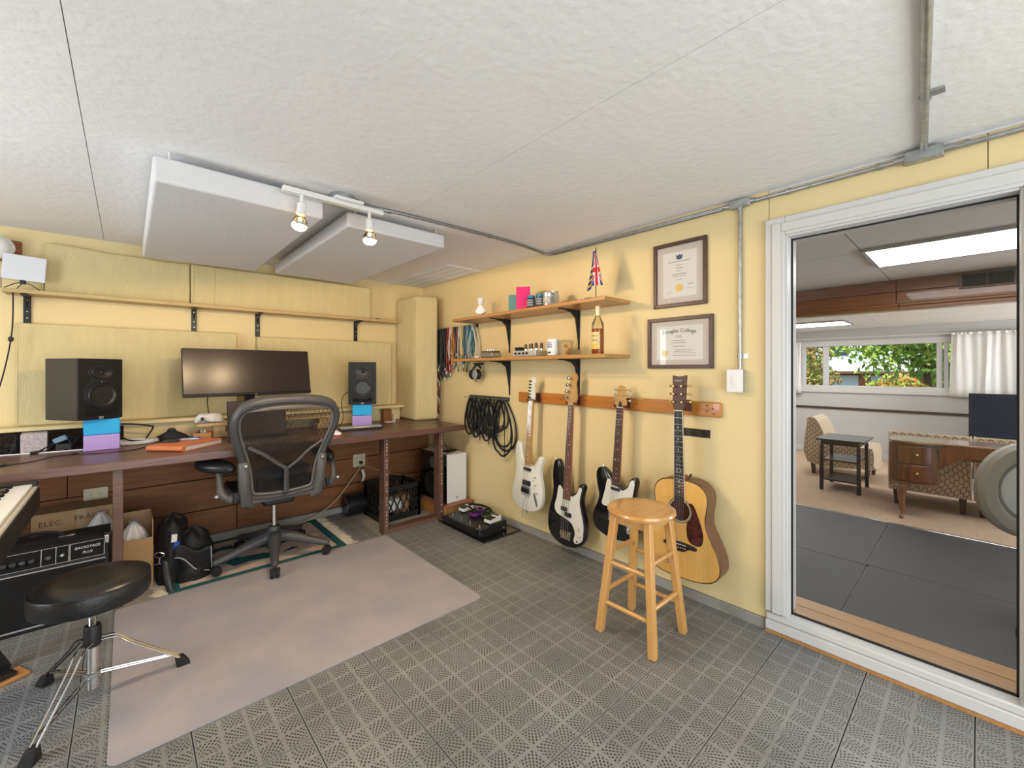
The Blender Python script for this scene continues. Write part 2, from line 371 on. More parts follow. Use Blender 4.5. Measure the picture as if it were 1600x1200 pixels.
# right wall (x = XR) with the glazed opening
WT = .13
wr = bx(XR + .012, XR + WT, .64, YB + .1, -.14, CH + .05).build('wall_right', m_yellow); struct(wr, 'yellow painted wall with guitars and shelves', 'wall')
bx(XR, XR + .014, .688, YB, .05, CH).build('wall_panel', m_yellow, wr)
bx(XR + .012, XR + WT, YN - .1, .64, 1.93, CH + .05).build('wall_header', m_yellow, wr)
bx(XR + .012, XR + WT, YN - .1, -.13, -.14, 1.94).build('wall_pier', m_yellow, wr)
bx(XR + .012, XR + WT, -.2, .7, -.14, .055).build('wall_sill_core', m_yellow, wr)
for a, b in ((-.02, .685), (YN, -.023)): bx(XR, XR + .014, a, b, 1.95, CH - .012).build('wall_panel', m_yellow, wr)
bx(XR - .004, XR + .01, YN, .685, CH - .012, CH - .001).build('wall_strip', m_white, wr)
bx(XR - .012, XR + .014, .70, 3.79, -.012, .048).build('baseboard_right', m_conc, None, bevel=.003); struct(bpy.data.objects['baseboard_right'], 'grey concrete curb along foot of yellow guitar wall', 'baseboard')
bx(XR - .003, XR + .02, .967, 1.115, .893, .937).build('wall_cutout', mat('dark_hole', (.02, .014, .012), .9, var=.6, vscale=30, col2=(.06, .045, .035)), wr, label='dark rectangular cutout in the wall')
# white casing of the opening
tr = thing('trim_1', 'wide white casing around the glazed opening to next room', 'door frame', (XR, .25, 0)); tr['kind'] = 'structure'
def W(x0, x1, y0, y1, z0, z1): return bx(x0 - XR, x1 - XR, y0 - .25, y1 - .25, z0, z1)
for nm, bxs in (('side_casing', [(.614, .697, .10, 1.982), (-.187, -.104, .10, 1.982)]), ('head_casing', [(-.104, .614, 1.895, 1.982)]), ('sill_casing', [(-.187, .697, .012, .058)])):
    for y0, y1, z0, z1 in bxs: W(XR - .024, XR, y0, y1, z0, z1).build(nm, m_white, tr, bevel=.004)
for y0, y1, z0, z1 in ((.629, .668, .10, 1.955), (-.158, -.119, .10, 1.955), (-.119, .629, 1.91, 1.953)): W(XR - .031, XR - .023, y0, y1, z0, z1).build('casing_moulding', m_white, tr, bevel=.004)
for y0, y1, z0, z1 in ((.606, .632, .09, 1.91), (-.122, -.096, .09, 1.91), (-.096, .606, 1.887, 1.91)): W(XR - .012, XR + WT, y0, y1, z0, z1).build('jamb', m_white, tr, bevel=.003)
W(XR - .016, XR + .066, -.187, .697, .058, .090).build('sill_board', m_white, tr, bevel=.006)
W(XR - .027, XR - .012, -.187, .697, -.002, .012).build('sill_edge', m_pine, tr)
g = MB()
for y0, y1, z0, z1 in ((.600, .607, .09, 1.888), (-.097, -.090, .09, 1.888), (-.097, .607, 1.882, 1.889), (-.097, .607, .0895, .0965)): g.box(.046, .058, y0 - .25, y1 - .25, z0, z1)
g.build('glazing_gasket', m_rubber, tr)
W(XR + .050, XR + .054, -.092, .602, .095, 1.884).build('glass_pane', glassmat('clear_window_glass', (.95, .96, .96), .5), tr)
# sill boards on the far side
m_fir = wood('honey_fir_board', (.62, .36, .17), (.50, .27, .115), 'y', .35, coat=.2)
for k in range(2):
    o = bx(XR + .07 + k * .10, XR + .167 + k * .10, -.6, 1.1, .03, .086).build('trim_%d' % (2 + k), m_fir, None, bevel=.004)
    struct(o, ['honey wood sill board next to the glass pane', 'honey wood sill board next to the black rubber mats'][k], 'sill board')
o = bx(XR + WT, XR + .265, -.6, 1.1, ZF, .03).build('wall_sill', m_fir); struct(o, 'low wooden curb wall under the sill boards', 'wall')
# ---------------------------------------------------------------- far room shell
m_greyw = mat('pale_grey_wall', (.52, .52, .51), .7, bump=.05, bscale=50)
m_fceil = mat('white_ceiling_panel', (.62, .61, .605), .85, bump=.15, bscale=120)
m_carpet = mat('tan_ribbed_carpet', (.58, .415, .285), .95, bump=.6, bscale=120, var=.18, vscale=60, stretch=(1, .5, 1))
o = bx(XR + WT, XF + .1, YFR, YFL, ZF - .1, ZF - .012).build('floor', m_conc); struct(o, 'subfloor of the next room under mats and carpet', 'floor')
o = bx(5.205, XF, YFR, YFL, ZF - .012, ZF).build('floor', m_carpet); struct(o, 'tan ribbed carpet in the next room', 'carpet floor')
o = bx(5.185, 5.215, YFR, YFL, ZF - .012, ZF + .005).build('trim_4', m_chrome, None, bevel=.003); struct(o, 'thin metal strip between black mats and tan carpet', 'floor strip')
m_mat = mat('black_rubber_mat', (.055, .055, .056), .42, bump=.35, bscale=180, var=.5, vscale=160, col2=(.075, .075, .076))
for (x0, x1, y0, y1, lb) in ((XR + .27, 3.955, .545, 2.4, 'black rubber floor mat nearest the sill on the left'), (3.96, 5.183, .56, 2.4, 'black rubber floor mat beside the carpet on the left'),
                         (XR + .27, 3.965, -1.3, .538, 'black rubber floor mat nearest the sill on the right'), (3.97, 5.183, -1.3, .553, 'black rubber floor mat beside the carpet on the right')):
    o = bx(x0, x1, y0, y1, ZF - .012, ZF).build('rubber_mat', m_mat, None, bevel=.003); tag(o, lb, 'floor mat', 'black rubber mats in the next room')
fc = bx(XR + WT, 5.55, YFR, YFL, CH + .012, CH + .1).build('ceiling', m_conc); struct(fc, 'panelled grey-white ceiling of the next room before the beam', 'ceiling')
xs = [XR + WT, 2.60, 3.31, 4.02, 4.735, 5.5]; 
for i in range(5):
    ys = [YFR, -1.86, -.64, .58, 1.80, YFL]
    for a, b in zip(ys, ys[1:]): bx(xs[i] + .004, xs[i + 1] - .004, a + .004, b - .004, CH, CH + .014).build('ceiling_panel', m_fceil, fc)
fc2 = bx(5.64, XF, YFR, YFL, 1.942, 2.03).build('ceiling', m_conc); struct(fc2, 'lower white panelled ceiling beyond the wooden beam', 'ceiling')
m_fceil2 = mat('white_ceiling_panel_far', (.78, .775, .77), .85, bump=.1, bscale=120)
for x0, x1 in ((5.6, 6.45), (6.45, 7.06), (7.06, 7.75), (7.75, XF)):
    for y0, y1 in ((YFR, -.75), (-.75, .95), (.95, YFL)): bx(x0 + .004, x1 - .004, y0 + .004, y1 - .004, 1.93, 1.944).build('ceiling_panel', m_fceil2, fc2)
m_beamw = wood('stained_cedar_beam', (.42, .165, .055), (.27, .09, .03), 'y', .35, coat=.3, knots=.55)
bm_ = bx(5.525, 5.63, YFR, YFL, 1.842, CH + .05).build('beam', m_darkgap); struct(bm_, 'stained wooden beam crossing the next room', 'beam')
for z0, z1 in ((2.016, 2.13), (1.900, 2.012)):
    for y0, y1 in ((.541, YFL), (YFR, .537)): bx(5.5, 5.528, y0, y1, z0, z1).build('beam_plank', m_beamw, bm_, bevel=.003)
for y0, y1 in ((.52, YFL), (YFR, .518)):
    bx(5.478, 5.528, y0, y1, 1.872, 1.900).build('beam_moulding', m_beamw, bm_, bevel=.008); bx(5.488, 5.64, y0, y1, 1.838, 1.871).build('beam_moulding', m_beamw, bm_, bevel=.004)
for nm, y0, y1, lb in (('wall_far_left', YFL, YFL + .1, 'grey left side wall of the next room'), ('wall_far_right', YFR - .1, YFR, 'grey right side wall of the next room')):
    struct(bx(XR + .05, XF + .1, y0, y1, ZF - .1, CH + .1).build(nm, m_greyw), lb, 'wall')
wfar = thing('wall_far', 'pale grey wall with the wide window and dark rail', 'wall', (XF, 0, 0)); wfar['kind'] = 'structure'
for y0, y1, z0, z1 in ((2.06, YFL, ZF - .1, CH), (YFR, -.75, ZF - .1, CH), (-.75, 2.06, ZF - .1, .985), (-.75, 2.06, 1.675, CH)): bx(0, .14, y0, y1, z0, z1).build('wall_section', m_greyw, wfar)
struct(bx(XF - .022, XF, YFR, YFL, .605, .643).build('trim_5', mat('dark_brown_rail', (.05, .03, .025), .4), None, bevel=.004), 'dark brown rail along the far grey wall', 'wall rail')
struct(bx(XF - .018, XF, YFR, YFL, ZF, ZF + .10).build('baseboard_far', m_white, None, bevel=.005), 'white baseboard under the far grey wall', 'baseboard')
wn = thing('window_2', 'wide white framed window onto the sunny garden', 'window', (XF, .65, 1.33)); wn['kind'] = 'structure'
L_ = lambda y0, y1, z0, z1, x0=-.02, x1=.10: bx(x0, x1, y0 - .65, y1 - .65, z0 - 1.33, z1 - 1.33)
L_(-.85, 2.14, .885, 1.0, -.035).build('window_sill', m_white, wn, bevel=.006); L_(-.85, 2.14, 1.655, 1.745).build('window_head', m_white, wn, bevel=.005)
for y0, y1 in ((2.04, 2.13), (-.84, -.75)): L_(y0, y1, 1.0, 1.655).build('window_jamb', m_white, wn, bevel=.004)
for y0, y1 in ((1.715, 1.785), (.36, .42), (.30, .345)): L_(y0, y1, .995, 1.66, .0, .09).build('mullion', m_white, wn, bevel=.005)
for y0, y1 in ((1.785, 2.04), (.42, 1.715), (-.75, .30)): L_(y0, y1, 1.0, 1.655, .045, .05).build('pane', glassmat('garden_window_glass', (.97, .98, .97), .25), wn)
# ---------------------------------------------------------------- garden outside
m_grass = mat('garden_ground', (.10, .16, .04), .95, var=.5, vscale=2)
o = MB().quad((XF + .14, -30, .75), (XF + .14, 40, .75), (26, 40, -.9), (26, -30, -.9)).quad((26, -30, -.9), (26, 40, -.9), (70, 40, -1.1), (70, -30, -1.1)).build('lawn', m_grass, None, 2); struct(o, 'sloping green lawn outside the garden window', 'ground')
def tree(name, label, base, hgt, crown, rx, rz, n, cols, leaf, group='trees in the garden', seed=1):
    rnd = random.Random(seed); t = thing(name, label, 'tree', base, 0, group); z0 = crown - base[2]
    tk = MB(); tk.tube([(0, 0, 0), (.05, .03, z0 * .5), (0, 0, z0)], [.11, .08, .05], 8)
    for k in range(7):
        a = k * 2.4; tk.tube([(0, 0, z0 * .55), (math.cos(a) * rx * .4, math.sin(a) * rx * .4, z0 * .9), (math.cos(a) * rx * .8, math.sin(a) * rx * .8, z0 + rz * .3 * math.sin(k))], [.05, .03, .01], 6)
    tk.build('trunk', mat('bark', (.10, .065, .04), .9, bump=.5, bscale=20), t)
    for ci, c in enumerate(cols):
        lf = MB()
        for i in range(n):
            th = rnd.random() * 6.283; ph = math.acos(rnd.uniform(-1, 1)); rr = (rnd.random() ** .45)
            wob = 1 + .25 * math.sin(th * 3 + seed) + .15 * math.sin(ph * 5)
            c_ = Vector((math.sin(ph) * math.cos(th) * rx * rr * wob, math.sin(ph) * math.sin(th) * rx * rr * wob, z0 + math.cos(ph) * rz * rr * wob))
            q = Euler((rnd.random() * 6.28, rnd.random() * 6.28, rnd.random() * 6.28)).to_matrix(); s_ = leaf * rnd.uniform(.6, 1.3)
            lf.add([c_ + q @ Vector(p) for p in ((-s_ * .5, 0, 0), (0, -s_ * .28, 0), (s_ * .6, 0, s_ * .1), (0, s_ * .28, 0))], [(0, 1, 2, 3)])
        lf.build('foliage', mat('leaf_' + c[0], c[1], .6), t, kind='stuff')
    return t
G1, G2, G3, O1, DK = ('bright', (.34, .50, .07)), ('mid', (.14, .28, .045)), ('lime', (.48, .58, .12)), ('olive', (.34, .30, .08)), ('dark', (.05, .11, .03))
tree('garden_tree', 'broad bright green tree in front of brick house', (16.5, .95, -.2), 4, 2.35, 2.0, 1.35, 2600, (G1, G2, G3), .17, seed=2)
tree('garden_tree', 'low dark green tree right of the broad tree', (22, -2.2, -.7), 4, 1.9, 2.0, 1.6, 1700, (DK, G2, G1), .19, seed=3)
tree('garden_shrub', 'olive and rust shrub seen in the narrow left pane', (13.5, 3.05, .3), 2, 1.0, .55, .62, 1300, (O1, G2, ('rust', (.42, .22, .07))), .09, seed=4)
tree('garden_tree', 'thin olive tree rising behind the left shrub', (22, 5.2, -.7), 4, 2.2, .9, 1.1, 700, (O1, ('rust', (.42, .22, .07))), .2, seed=6)
tree('garden_shrub', 'orange leaved shrub under the broad tree', (15, 1.45, .2), 2, .78, .55, .28, 700, (O1, ('orange', (.60, .28, .07)), G1), .11, seed=8)
hs = thing('garden_house', 'white upper storey house with red brick ground floor across the garden', 'house', (44, 7, -1.1))
m_stucco = mat('pale_blue_white_siding', (.50, .54, .62), .8); m_brick = mat('red_brick', (.42, .12, .08), .85, var=.3, vscale=3, bump=.3, bscale=10); m_dkw = mat('dark_window_glass', (.03, .035, .05), .15)
bx(0, 8, -9, 9, 0, 2.15).build('ground_floor', m_brick, hs); bx(1.5, 8, -8, 8.5, 2.9, 6.5).build('upper_floor', m_stucco, hs)
MB().hexa([(-1.2, -9.6, 2.25), (8, -9.6, 2.25), (8, 9.6, 2.25), (-1.2, 9.6, 2.25)], [(1.5, -9, 3.0), (8, -9, 3.0), (8, 9, 3.0), (1.5, 9, 3.0)]).build('porch_roof', mat('pale_shingle', (.55, .53, .50), .8), hs)
bx(-1.15, 0, -9.5, 9.5, 2.08, 2.25).build('soffit', mat('brown_soffit', (.14, .07, .05), .7), hs)
for y0, y1, z0, z1, xx in ((-.4, 1.6, .9, 1.9, 0), (-3.2, -1.2, .2, 1.9, 0), (.5, 1.9, 3.6, 5.2, 1.5), (-3.4, -2.9, 3.8, 5.2, 1.5)):
    w_ = bx(xx - .06, xx, y0, y1, z0, z1).build('window', m_white if xx == 0 else m_dkw, hs); bx(xx - .09, xx - .06, y0 + .15, (y0 + y1) / 2 - .05, z0 + .15, z1 - .1).build('pane', m_dkw if xx else mat('pale_pane', (.55, .6, .7), .2), w_)
    if xx == 0: bx(xx - .09, xx - .06, (y0 + y1) / 2 + .05, y1 - .15, z0 + .15, z1 - .1).build('pane', mat('pale_pane', (.55, .6, .7), .2), w_)
# ================================================================ BACK WALL AND DESK
DZ = .78
dk = thing('desk', 'long brown painted built-in desk along the back wall', 'desk', (1.0, 3.06, 0))
D = lambda x0, x1, y0, y1, z0, z1: bx(x0 - 1.0, x1 - 1.0, y0 - 3.06, y1 - 3.06, z0, z1)
D(XL + .01, 2.18, 3.02, 3.825, DZ - .046, DZ).build('desk_top', m_brown, dk, bevel=.004)
for x0, x1, y0, y1 in ((-.060, -.018, 3.06, 3.15), (1.452, 1.490, 3.055, 3.145), (1.945, 1.985, 3.055, 3.145)): D(x0, x1, y0, y1, -.011 if x0 < 0 else .028, DZ - .047).build('leg', m_brown, dk, bevel=.003)
D(1.452, 1.985, 3.055, 3.145, -.011, .028).build('bottom_rail', m_brown, dk, bevel=.003)
rnd = random.Random(3)
for xc in (1.471, 1.965):
    g = MB()
    for k in range(26):
        z = .06 + k * .026
        if rnd.random() < .8: g.box(xc - 1 - .002, xc - 1 + .004, -.0065, -.005, z, z + rnd.uniform(.006, .015))
    g.build('peg_holes', m_ivory, dk, kind='stuff', label='row of pale chipped shelf peg holes')
bx(-.02, 1.98, 3.826, 3.85, DZ - .003, .895).build('wall_backboard', m_yellow, wb)
lg = bx(XL, 2.0, 3.775, YB, .896, .918).build('ledge_shelf', m_yellow, None, bevel=.003); tag(lg, 'narrow yellow painted ledge behind the desk carrying foam panels', 'shelf')
# wall shelf with brackets
SHY = 3.80
ws = thing('wall_shelf', 'long thin pale shelf high on the yellow back wall', 'shelf', (.7, YB, 1.72))
a0 = PY(2, 455, SHY).x; a1 = PY(622, 508, SHY).x
m_shelfy = wood('pale_yellow_shelf', (.62, .45, .20), (.55, .38, .16), 'x', .5)
bx(a0 - .7, a1 - .7, SHY - YB, 0, -.004, .018).build('shelf_board', m_shelfy, ws, bevel=.002)
for u in (43, 303, 402, 555):
    xc = PY(u, 500).x - .7; b_ = MB(); b_.box(xc - .016, xc + .016, -.014, 0, -.19, -.005).box(xc - .012, xc + .012, -.15, -.002, -.016, -.0045)
    b_.box(xc - .003, xc + .003, -.013, -.002, -.10, -.016); b_.tube([(xc, -.13, -.012), (xc, -.05, -.035), (xc, -.012, -.075)], .005, 6)
    br = b_.build('bracket', m_blackm, ws, bevel=.002)
    sc_ = MB()
    for z in (-.03, -.06, -.10, -.14): sc_.cyl((xc, -.0165, z), (xc, -.0135, z), .0035, n=8)
    sc_.build_each('screw', m_steel, br)
# acoustic panels
def foam(name, label, x0, x1, y0, y1, z0, z1, wav=0, bev=.008, m=m_foam, seam=None):
    t = thing('acoustic_foam', label, 'acoustic foam', ((x0 + x1) / 2, (y0 + y1) / 2, z0), 0, 'yellow foam panels on the back wall'); w = (x1 - x0) / 2; d = (y1 - y0) / 2; h = z1 - z0
    n = 14; top = [(-w + 2 * w * i / n, h + wav * (math.sin(i * .9) * .5 + math.sin(i * .37 + 1))) for i in range(n + 1)] if wav else [(-w, h), (w, h)]
    MB().prism([(w, 0), (-w, 0)] + top if False else [(-w, 0), (w, 0)] + top[::-1], -d, d).build('panel_body', m, t, bevel=bev, seg=3)
    g = MB(); k = .5 * bev
    g.tube([(-w + bev, -d - .0005, bev), (-w + bev, -d - .0005, h - bev - abs(wav))], .0016, 5); g.tube([(w - bev, -d - .0005, bev), (w - bev, -d - .0005, h - bev - abs(wav))], .0016, 5)
    if seam is not None: g.tube([(seam - (x0 + x1) / 2, -d - .001, .004), (seam - (x0 + x1) / 2, -d - .001, h - .02)], .003, 6)
    g.build_each('seam', m, t)
    return t
p = PY(24, 505, 3.89); q = PY(371, 521, 3.89); foam('acoustic_panel', 'large yellow panel behind the left studio monitor', p.x, q.x, 3.89, 3.957, .919, q.z)
p = PY(402, 526, 3.89); q = PY(612, 538, 3.89); foam('acoustic_panel', 'yellow panel behind the right studio monitor', p.x, q.x, 3.89, 3.957, .919, p.z)
p = PY(66, 380, 3.9); q = PY(297, 412, 3.9); foam('acoustic_panel', 'wavy topped yellow panel on shelf beside white square lamp', p.x, q.x, 3.905, 3.957, 1.739, (p.z + q.z) / 2, wav=.008)
p = PY(299, 412, 3.86); q = PY(580, 452, 3.86); foam('acoustic_panel', 'thick long yellow panel on shelf with one vertical seam', p.x, q.x, 3.86, 3.957, 1.739, p.z, seam=PY(335, 450, 3.86).x, bev=.012)
tp = thing('bass_trap', 'tall yellow fabric column standing in the room corner', 'acoustic panel', (2.14, 3.74, DZ))
MB().plate([(-.135, -.165), (.082, -.232), (.085, .19), (-.145, .19)], 0, 1.185).build('column_body', m_foam, tp, bevel=.028, seg=4)
MB().tube([(-.137, -.168, .03), (-.137, -.168, 1.155)], .003, 6).build('seam', m_foam, tp)
# white square lamp on shelf
lp = thing('panel_lamp', 'white square panel lamp on thin black legs on shelf', 'lamp', (PY(36, 440, 3.84).x, 3.84, 1.738))
MB().prism(rrect(-.088, .088, .055, .205, .006), -.012, .012).build('shade', mat('white_lamp_panel', (.70, .72, .76), .6), lp, bevel=.004, rot=(0, 3, 0))
g = MB().tube([(-.085, 0, .07), (-.085, .0, .002)], .002, 6).tube([(.085, 0, .06), (.085, 0, .002)], .002, 6)
for sx in (-1, 1): g.tube([(0, .0, .045), (sx * .03, -.01, .035), (sx * .07, -.03, .002)], .0025, 6)
g.tube([(0, 0, .045), (-.03, .02, .002)], .0025, 6).build_each('leg', m_blackm, lp); bx(-.012, .012, -.012, .012, .035, .058).build('bracket', m_black, lp, bevel=.003)
q = PY(22, 462, 3.82); pts = [(q.x, 3.79, 1.715), PY(20, 500, 3.80), PY(17, 530, 3.80), PY(10, 565, 3.80), PY(0, 602, 3.80), PY(-20, 660, 3.80)]
lc = thing('lamp_cord', 'black lamp cord with inline switch hanging from the shelf', 'cord', PY(17, 530, 3.80)); of = Vector(lc.location)
MB().tube(cat([tuple(Vector(a) - of) for a in pts], 6, False), .0035, 6).build('cable', m_rubber, lc); MB().ell((0, 0, 0), (.012, .009, .016)).build('inline_switch', m_black, lc)
q = PY(-2, 386, 3.9); fx = thing('wall_lamp', 'white ribbed dome lamp on brown wooden block at left edge', 'lamp', (q.x, 3.955, q.z))
bx(-.06, .085, -.03, 0, -.075, .055).build('wall_block', m_cedar, fx, bevel=.003)
MB().lathe([(.002, -.13), (.03, -.125), (.05, -.11), (.058, -.09), (.062, -.088), (.062, -.07), (.066, -.068), (.066, -.05), (.05, -.03), (.03, -.03)], (0, 0, 0), (0, 1, 0), 28).build('dome', m_wht, fx)
tag(MB().prism(rrect(-.03, .03, 0, .011, .004), -.012, .012).build('toolbit', mat('teal_plastic', (.02, .22, .25), .4), None, loc=(PY(592, 501, 3.85).x, 3.85, 1.7385), rot=(0, 0, 20)), 'small teal gadget lying on right end of wall shelf', 'gadget'); bpy.data.objects['toolbit'].name = 'teal_gadget'

# ---------------------------------------------------------------- studio monitors
m_cab = mat('black_vinyl_cabinet', (.040, .036, .032), .5, bump=.1, bscale=200); m_cone = mat('black_cone', (.018, .018, .02), .35)
def ring(c, r, w, d, n=40): return MB().lathe([(r - w, -d * .2), (r - w * .6, -d), (r, -d * .7), (r, 0)], c, (0, 1, 0), n)
def monitor_speaker(label, loc, rz):
    t = thing('studio_monitor', label, 'speaker', loc, rz, 'studio monitor speakers'); w, h, d = .111, .358, .26
    bx(-w, w, 0, d, 0, h).build('cabinet', m_cab, t, bevel=.004); 
    MB().prism(rrect(-w + .001, w - .001, .001, h - .001, .006), -.012, .0).build('baffle', mat('black_baffle', (.012, .012, .013), .5, spec=.3), t, bevel=.002)
    wz = .142; tz = .277
    wg = MB()                    # waveguide joining tweeter and woofer
    wg.prism(cat([(-.062, tz + .012), (-.03, tz + .040), (.03, tz + .040), (.062, tz + .012), (.058, tz - .025), (.046, tz - .045), (.078, wz + .045), (.084, wz - .01), (.062, wz - .062), (0, wz - .084), (-.062, wz - .062), (-.084, wz - .01), (-.078, wz + .045), (-.046, tz - .045), (-.058, tz - .025)], 5), -.0155, -.011).build('waveguide', mat('black_waveguide', (.017, .017, .018), .4, spec=.35), t, bevel=.0015)
    wo = MB().lathe([(.001, .004), (.022, .004), (.024, .0035), (.06, -.006), (.064, -.0095), (.069, -.0095), (.073, -.004)], (0, -.0205, wz), (0, 1, 0), 40).build('woofer', m_cone, t)
    MB().lathe([(.071, .004), (.073, -.007), (.078, -.007), (.080, .004)], (0, -.0205, wz), (0, 1, 0), 40).build('surround', m_rubber, wo); MB().ell((0, -.017, wz), (.021, .008, .021)).build('dust_cap', m_blackg, wo)
    tw = MB().lathe([(.001, .002), (.016, .0015), (.034, -.003), (.050, -.006), (.053, -.004), (.054, .003)], (0, -.0185, tz), (0, 1, 0), 36, 1, .66).build('tweeter', m_cone, t); MB().ell((0, -.018, tz), (.012, .008, .012)).build('dome', m_blackg, tw)
    MB().prism([(-.078, .022), (.078, .022), (.078, .062), (.06, .060), (.03, .050), (0, .047), (-.03, .050), (-.06, .060), (-.078, .062)], -.0128, -.0115).build('port', mat('port_black', (.002, .002, .002), .9), t)
    MB().ell((0, -.0165, .222), (.0025, .0015, .0025), 10, 6).build('status_light', m_wht, t)
    text('logo', 'KALI', .0105, m_silver, t, (0, -.0125, .0150)); text('logo', 'AUDIO', .0075, m_silver, t, (0, -.0125, .0065))
    return t
m_fblue = mat('bright_blue_foam', (.03, .38, .70), .8, bump=.1, bscale=200); m_fpurp = mat('lilac_foam', (.42, .29, .62), .8, bump=.1, bscale=200)
def foam_stack(side, cx, cy, rz, w=.158, hh=.093):
    t = tag(bx(-w / 2, w / 2, -.08, .08, 0, hh).build('yoga_block', m_fpurp, None, bevel=.006, seg=3, loc=(cx, cy, DZ), rot=(0, 0, rz)), 'lilac foam block on the desk at the bottom of the %s speaker stack' % side, 'foam block', 'foam blocks under the speakers')
    tag(bx(-w / 2, w / 2, -.08, .08, 0, hh).build('yoga_block', m_fblue, None, bevel=.006, seg=3, loc=(cx, cy, DZ + hh + .001), rot=(0, 0, rz + 1)), 'bright blue foam block directly under the %s studio monitor' % side, 'foam block', 'foam blocks under the speakers')
foam_stack('left', -.118, 3.60, 3); foam_stack('right', 1.50, 3.58, -23)
monitor_speaker('black studio monitor speaker left of the wide screen', (-.118 - .005, 3.50, DZ + .188), 33)
monitor_speaker('black studio monitor speaker right of the wide screen', (1.468, 3.50, DZ + .188), -23)
# ---------------------------------------------------------------- screens
m_screen = mat('dark_glossy_screen', (.030, .020, .017), .22, spec=.42)
t = thing('ultrawide_monitor', 'wide black computer monitor at the middle of the desk', 'monitor', (.68, 3.63, DZ), 3.5)
TL = dict(loc=(0, .0, .46), rot=(-12, 0, 0)); bx(-.41, .41, -.01, .03, -.168, .172).build('back_shell', m_black, t, bevel=.006, **TL); bx(-.4075, .4075, -.014, -.0095, -.150, .170).build('screen', m_screen, t, **TL)
bx(-.41, .41, -.0145, -.009, -.168, -.151).build('lower_bezel', m_blackg, t, bevel=.002, **TL); text('logo', 'LG', .009, m_silver, t, (.02, -.0478, .303), rot=(78, 0, 0))
bx(-.035, .035, .045, .070, .118, .45).build('stand_neck', m_blackm, t, bevel=.006); MB().plate([(-.15, -.01), (.15, -.01), (.10, .13), (-.10, .13)], .107, .118).build('stand_foot', m_blackm, t, bevel=.003)
MB().tube(cat([(-.255, .04, .31), (-.262, .05, .26), (-.25, .08, .19), (-.24, .10, .13)], 5, False), .003, 6).build('cable', m_rubber, t)
lt = thing('laptop', 'open laptop with dark screen below the wide monitor', 'laptop', (.70, 3.40, DZ), 7)
MB().prism(rrect(-.205, .165, .012, .268, .006), 0, .006).build('screen_lid', m_black, lt, rot=(-6, 0, 0), bevel=.001); bx(-.200, .160, -.0015, -.0002, .02, .262).build('screen', mat('brown_sheen_screen', (.050, .034, .028), .3, spec=.9), lt, rot=(-6, 0, 0))
MB().plate(rrect(-.205, .165, -.24, .0, .01), 0, .013).build('base', mat('laptop_grey', (.20, .20, .21), .35, .7), lt, bevel=.002)
kk = MB()
for r_ in range(5):
    for c_ in range(13): kk.box(-.19 + c_ * .027, -.167 + c_ * .027, -.115 + r_ * .021, -.098 + r_ * .021, .013, .0145)
kk.build('keys', m_black, lt, kind='stuff')
# keyboard, mouse
kb = thing('computer_keyboard', 'black keyboard with pale keys at right of the desk', 'keyboard', (1.395, 3.36, DZ), -10)
bx(-.165, .165, -.055, .055, 0, .018).build('case', m_black, kb, bevel=.004)
for r_ in range(5):
    for c_ in range(15):
        if r_ == 0 and 4 <= c_ <= 9:
            if c_ == 4: bx(-.065, .062, -.05, -.034, .018, .025).build('key', m_ivory, kb, bevel=.002)
            continue
        x = -.158 + c_ * .0212; o = bpy.data.objects.new('key', KEY) if 'KEY' in globals() else None
        if o is None:
            o = bx(0, .018, 0, .016, 0, .007).build('key', mat('pale_keycap', (.45, .45, .43), .5), kb, bevel=.002); KEY = o.data
        else: COL.objects.link(o); o.parent = kb
        o.location = (x, -.05 + r_ * .0205, .018)
ms = thing('computer_mouse', 'white mouse with red base at front edge of desk', 'mouse', (1.135, 3.17, DZ), 15)
MB().lathe([(.034, 0), (.034, .008)], n=20, sx=.9, sy=1.4).build('base', mat('red_plastic', (.55, .02, .04), .4), ms); MB().grid(lambda u, v: (.033 * .9 * math.cos(u * 6.283) * math.cos(v * 1.57), .046 * math.sin(u * 6.283) * math.cos(v * 1.57), .008 + .028 * math.sin(v * 1.57)), 22, 9, True).build('shell', m_wht, ms)
MB().lathe([(.006, -.004), (.006, .004)], (0, -.03, .028), (1, 0, 0), 12).build('wheel', mat('red_plastic', (.55, .02, .04), .4), ms)
# ---------------------------------------------------------------- desk clutter
def loopcable(g, c, rx, ry, turns, r, rnd, dz=.004, z0=.004, a0=0):
    pts = []
    for i in range(int(turns * 18)):
        a = a0 + i / 18 * 6.283; k = 1 + rnd.uniform(-.06, .06); pts.append((c[0] + rx * k * math.cos(a), c[1] + ry * k * math.sin(a), z0 + dz * i / 18 + rnd.uniform(0, .003)))
    g.tube(cat(pts, 2, False), r, 6); return pts
rnd = random.Random(11)
t = thing('cable_bundle', 'tangled black cable heap at far left end of desk', 'cables', (-.55, 3.70, DZ), 0, 'cable heaps on the desk'); g = MB()
for k in range(11):
    a = rnd.uniform(0, 3); g.tube(cat([(rnd.uniform(-.09, .09), rnd.uniform(-.05, .04), rnd.uniform(.005, .03)), (rnd.uniform(-.09, .09), rnd.uniform(-.05, .04), rnd.uniform(.05, .105)), (rnd.uniform(-.09, .09), rnd.uniform(-.05, .04), rnd.uniform(.02, .1)), (rnd.uniform(-.09, .09), rnd.uniform(-.05, .04), .006)], 6, False), .004, 6)
g.build('cables', m_rubber, t); MB().box(-.05, .0, -.02, .03, .002, .05).box(.02, .08, .0, .04, .002, .06).build_each('adapter', m_black, t, bevel=.005); MB().tube(cat([(.0, -.04, .10), (.01, -.045, .06), (.02, -.05, .03)], 5, False), .006, 6).build('grey_plug', mat('grey_plastic', (.3, .3, .3), .5), t)
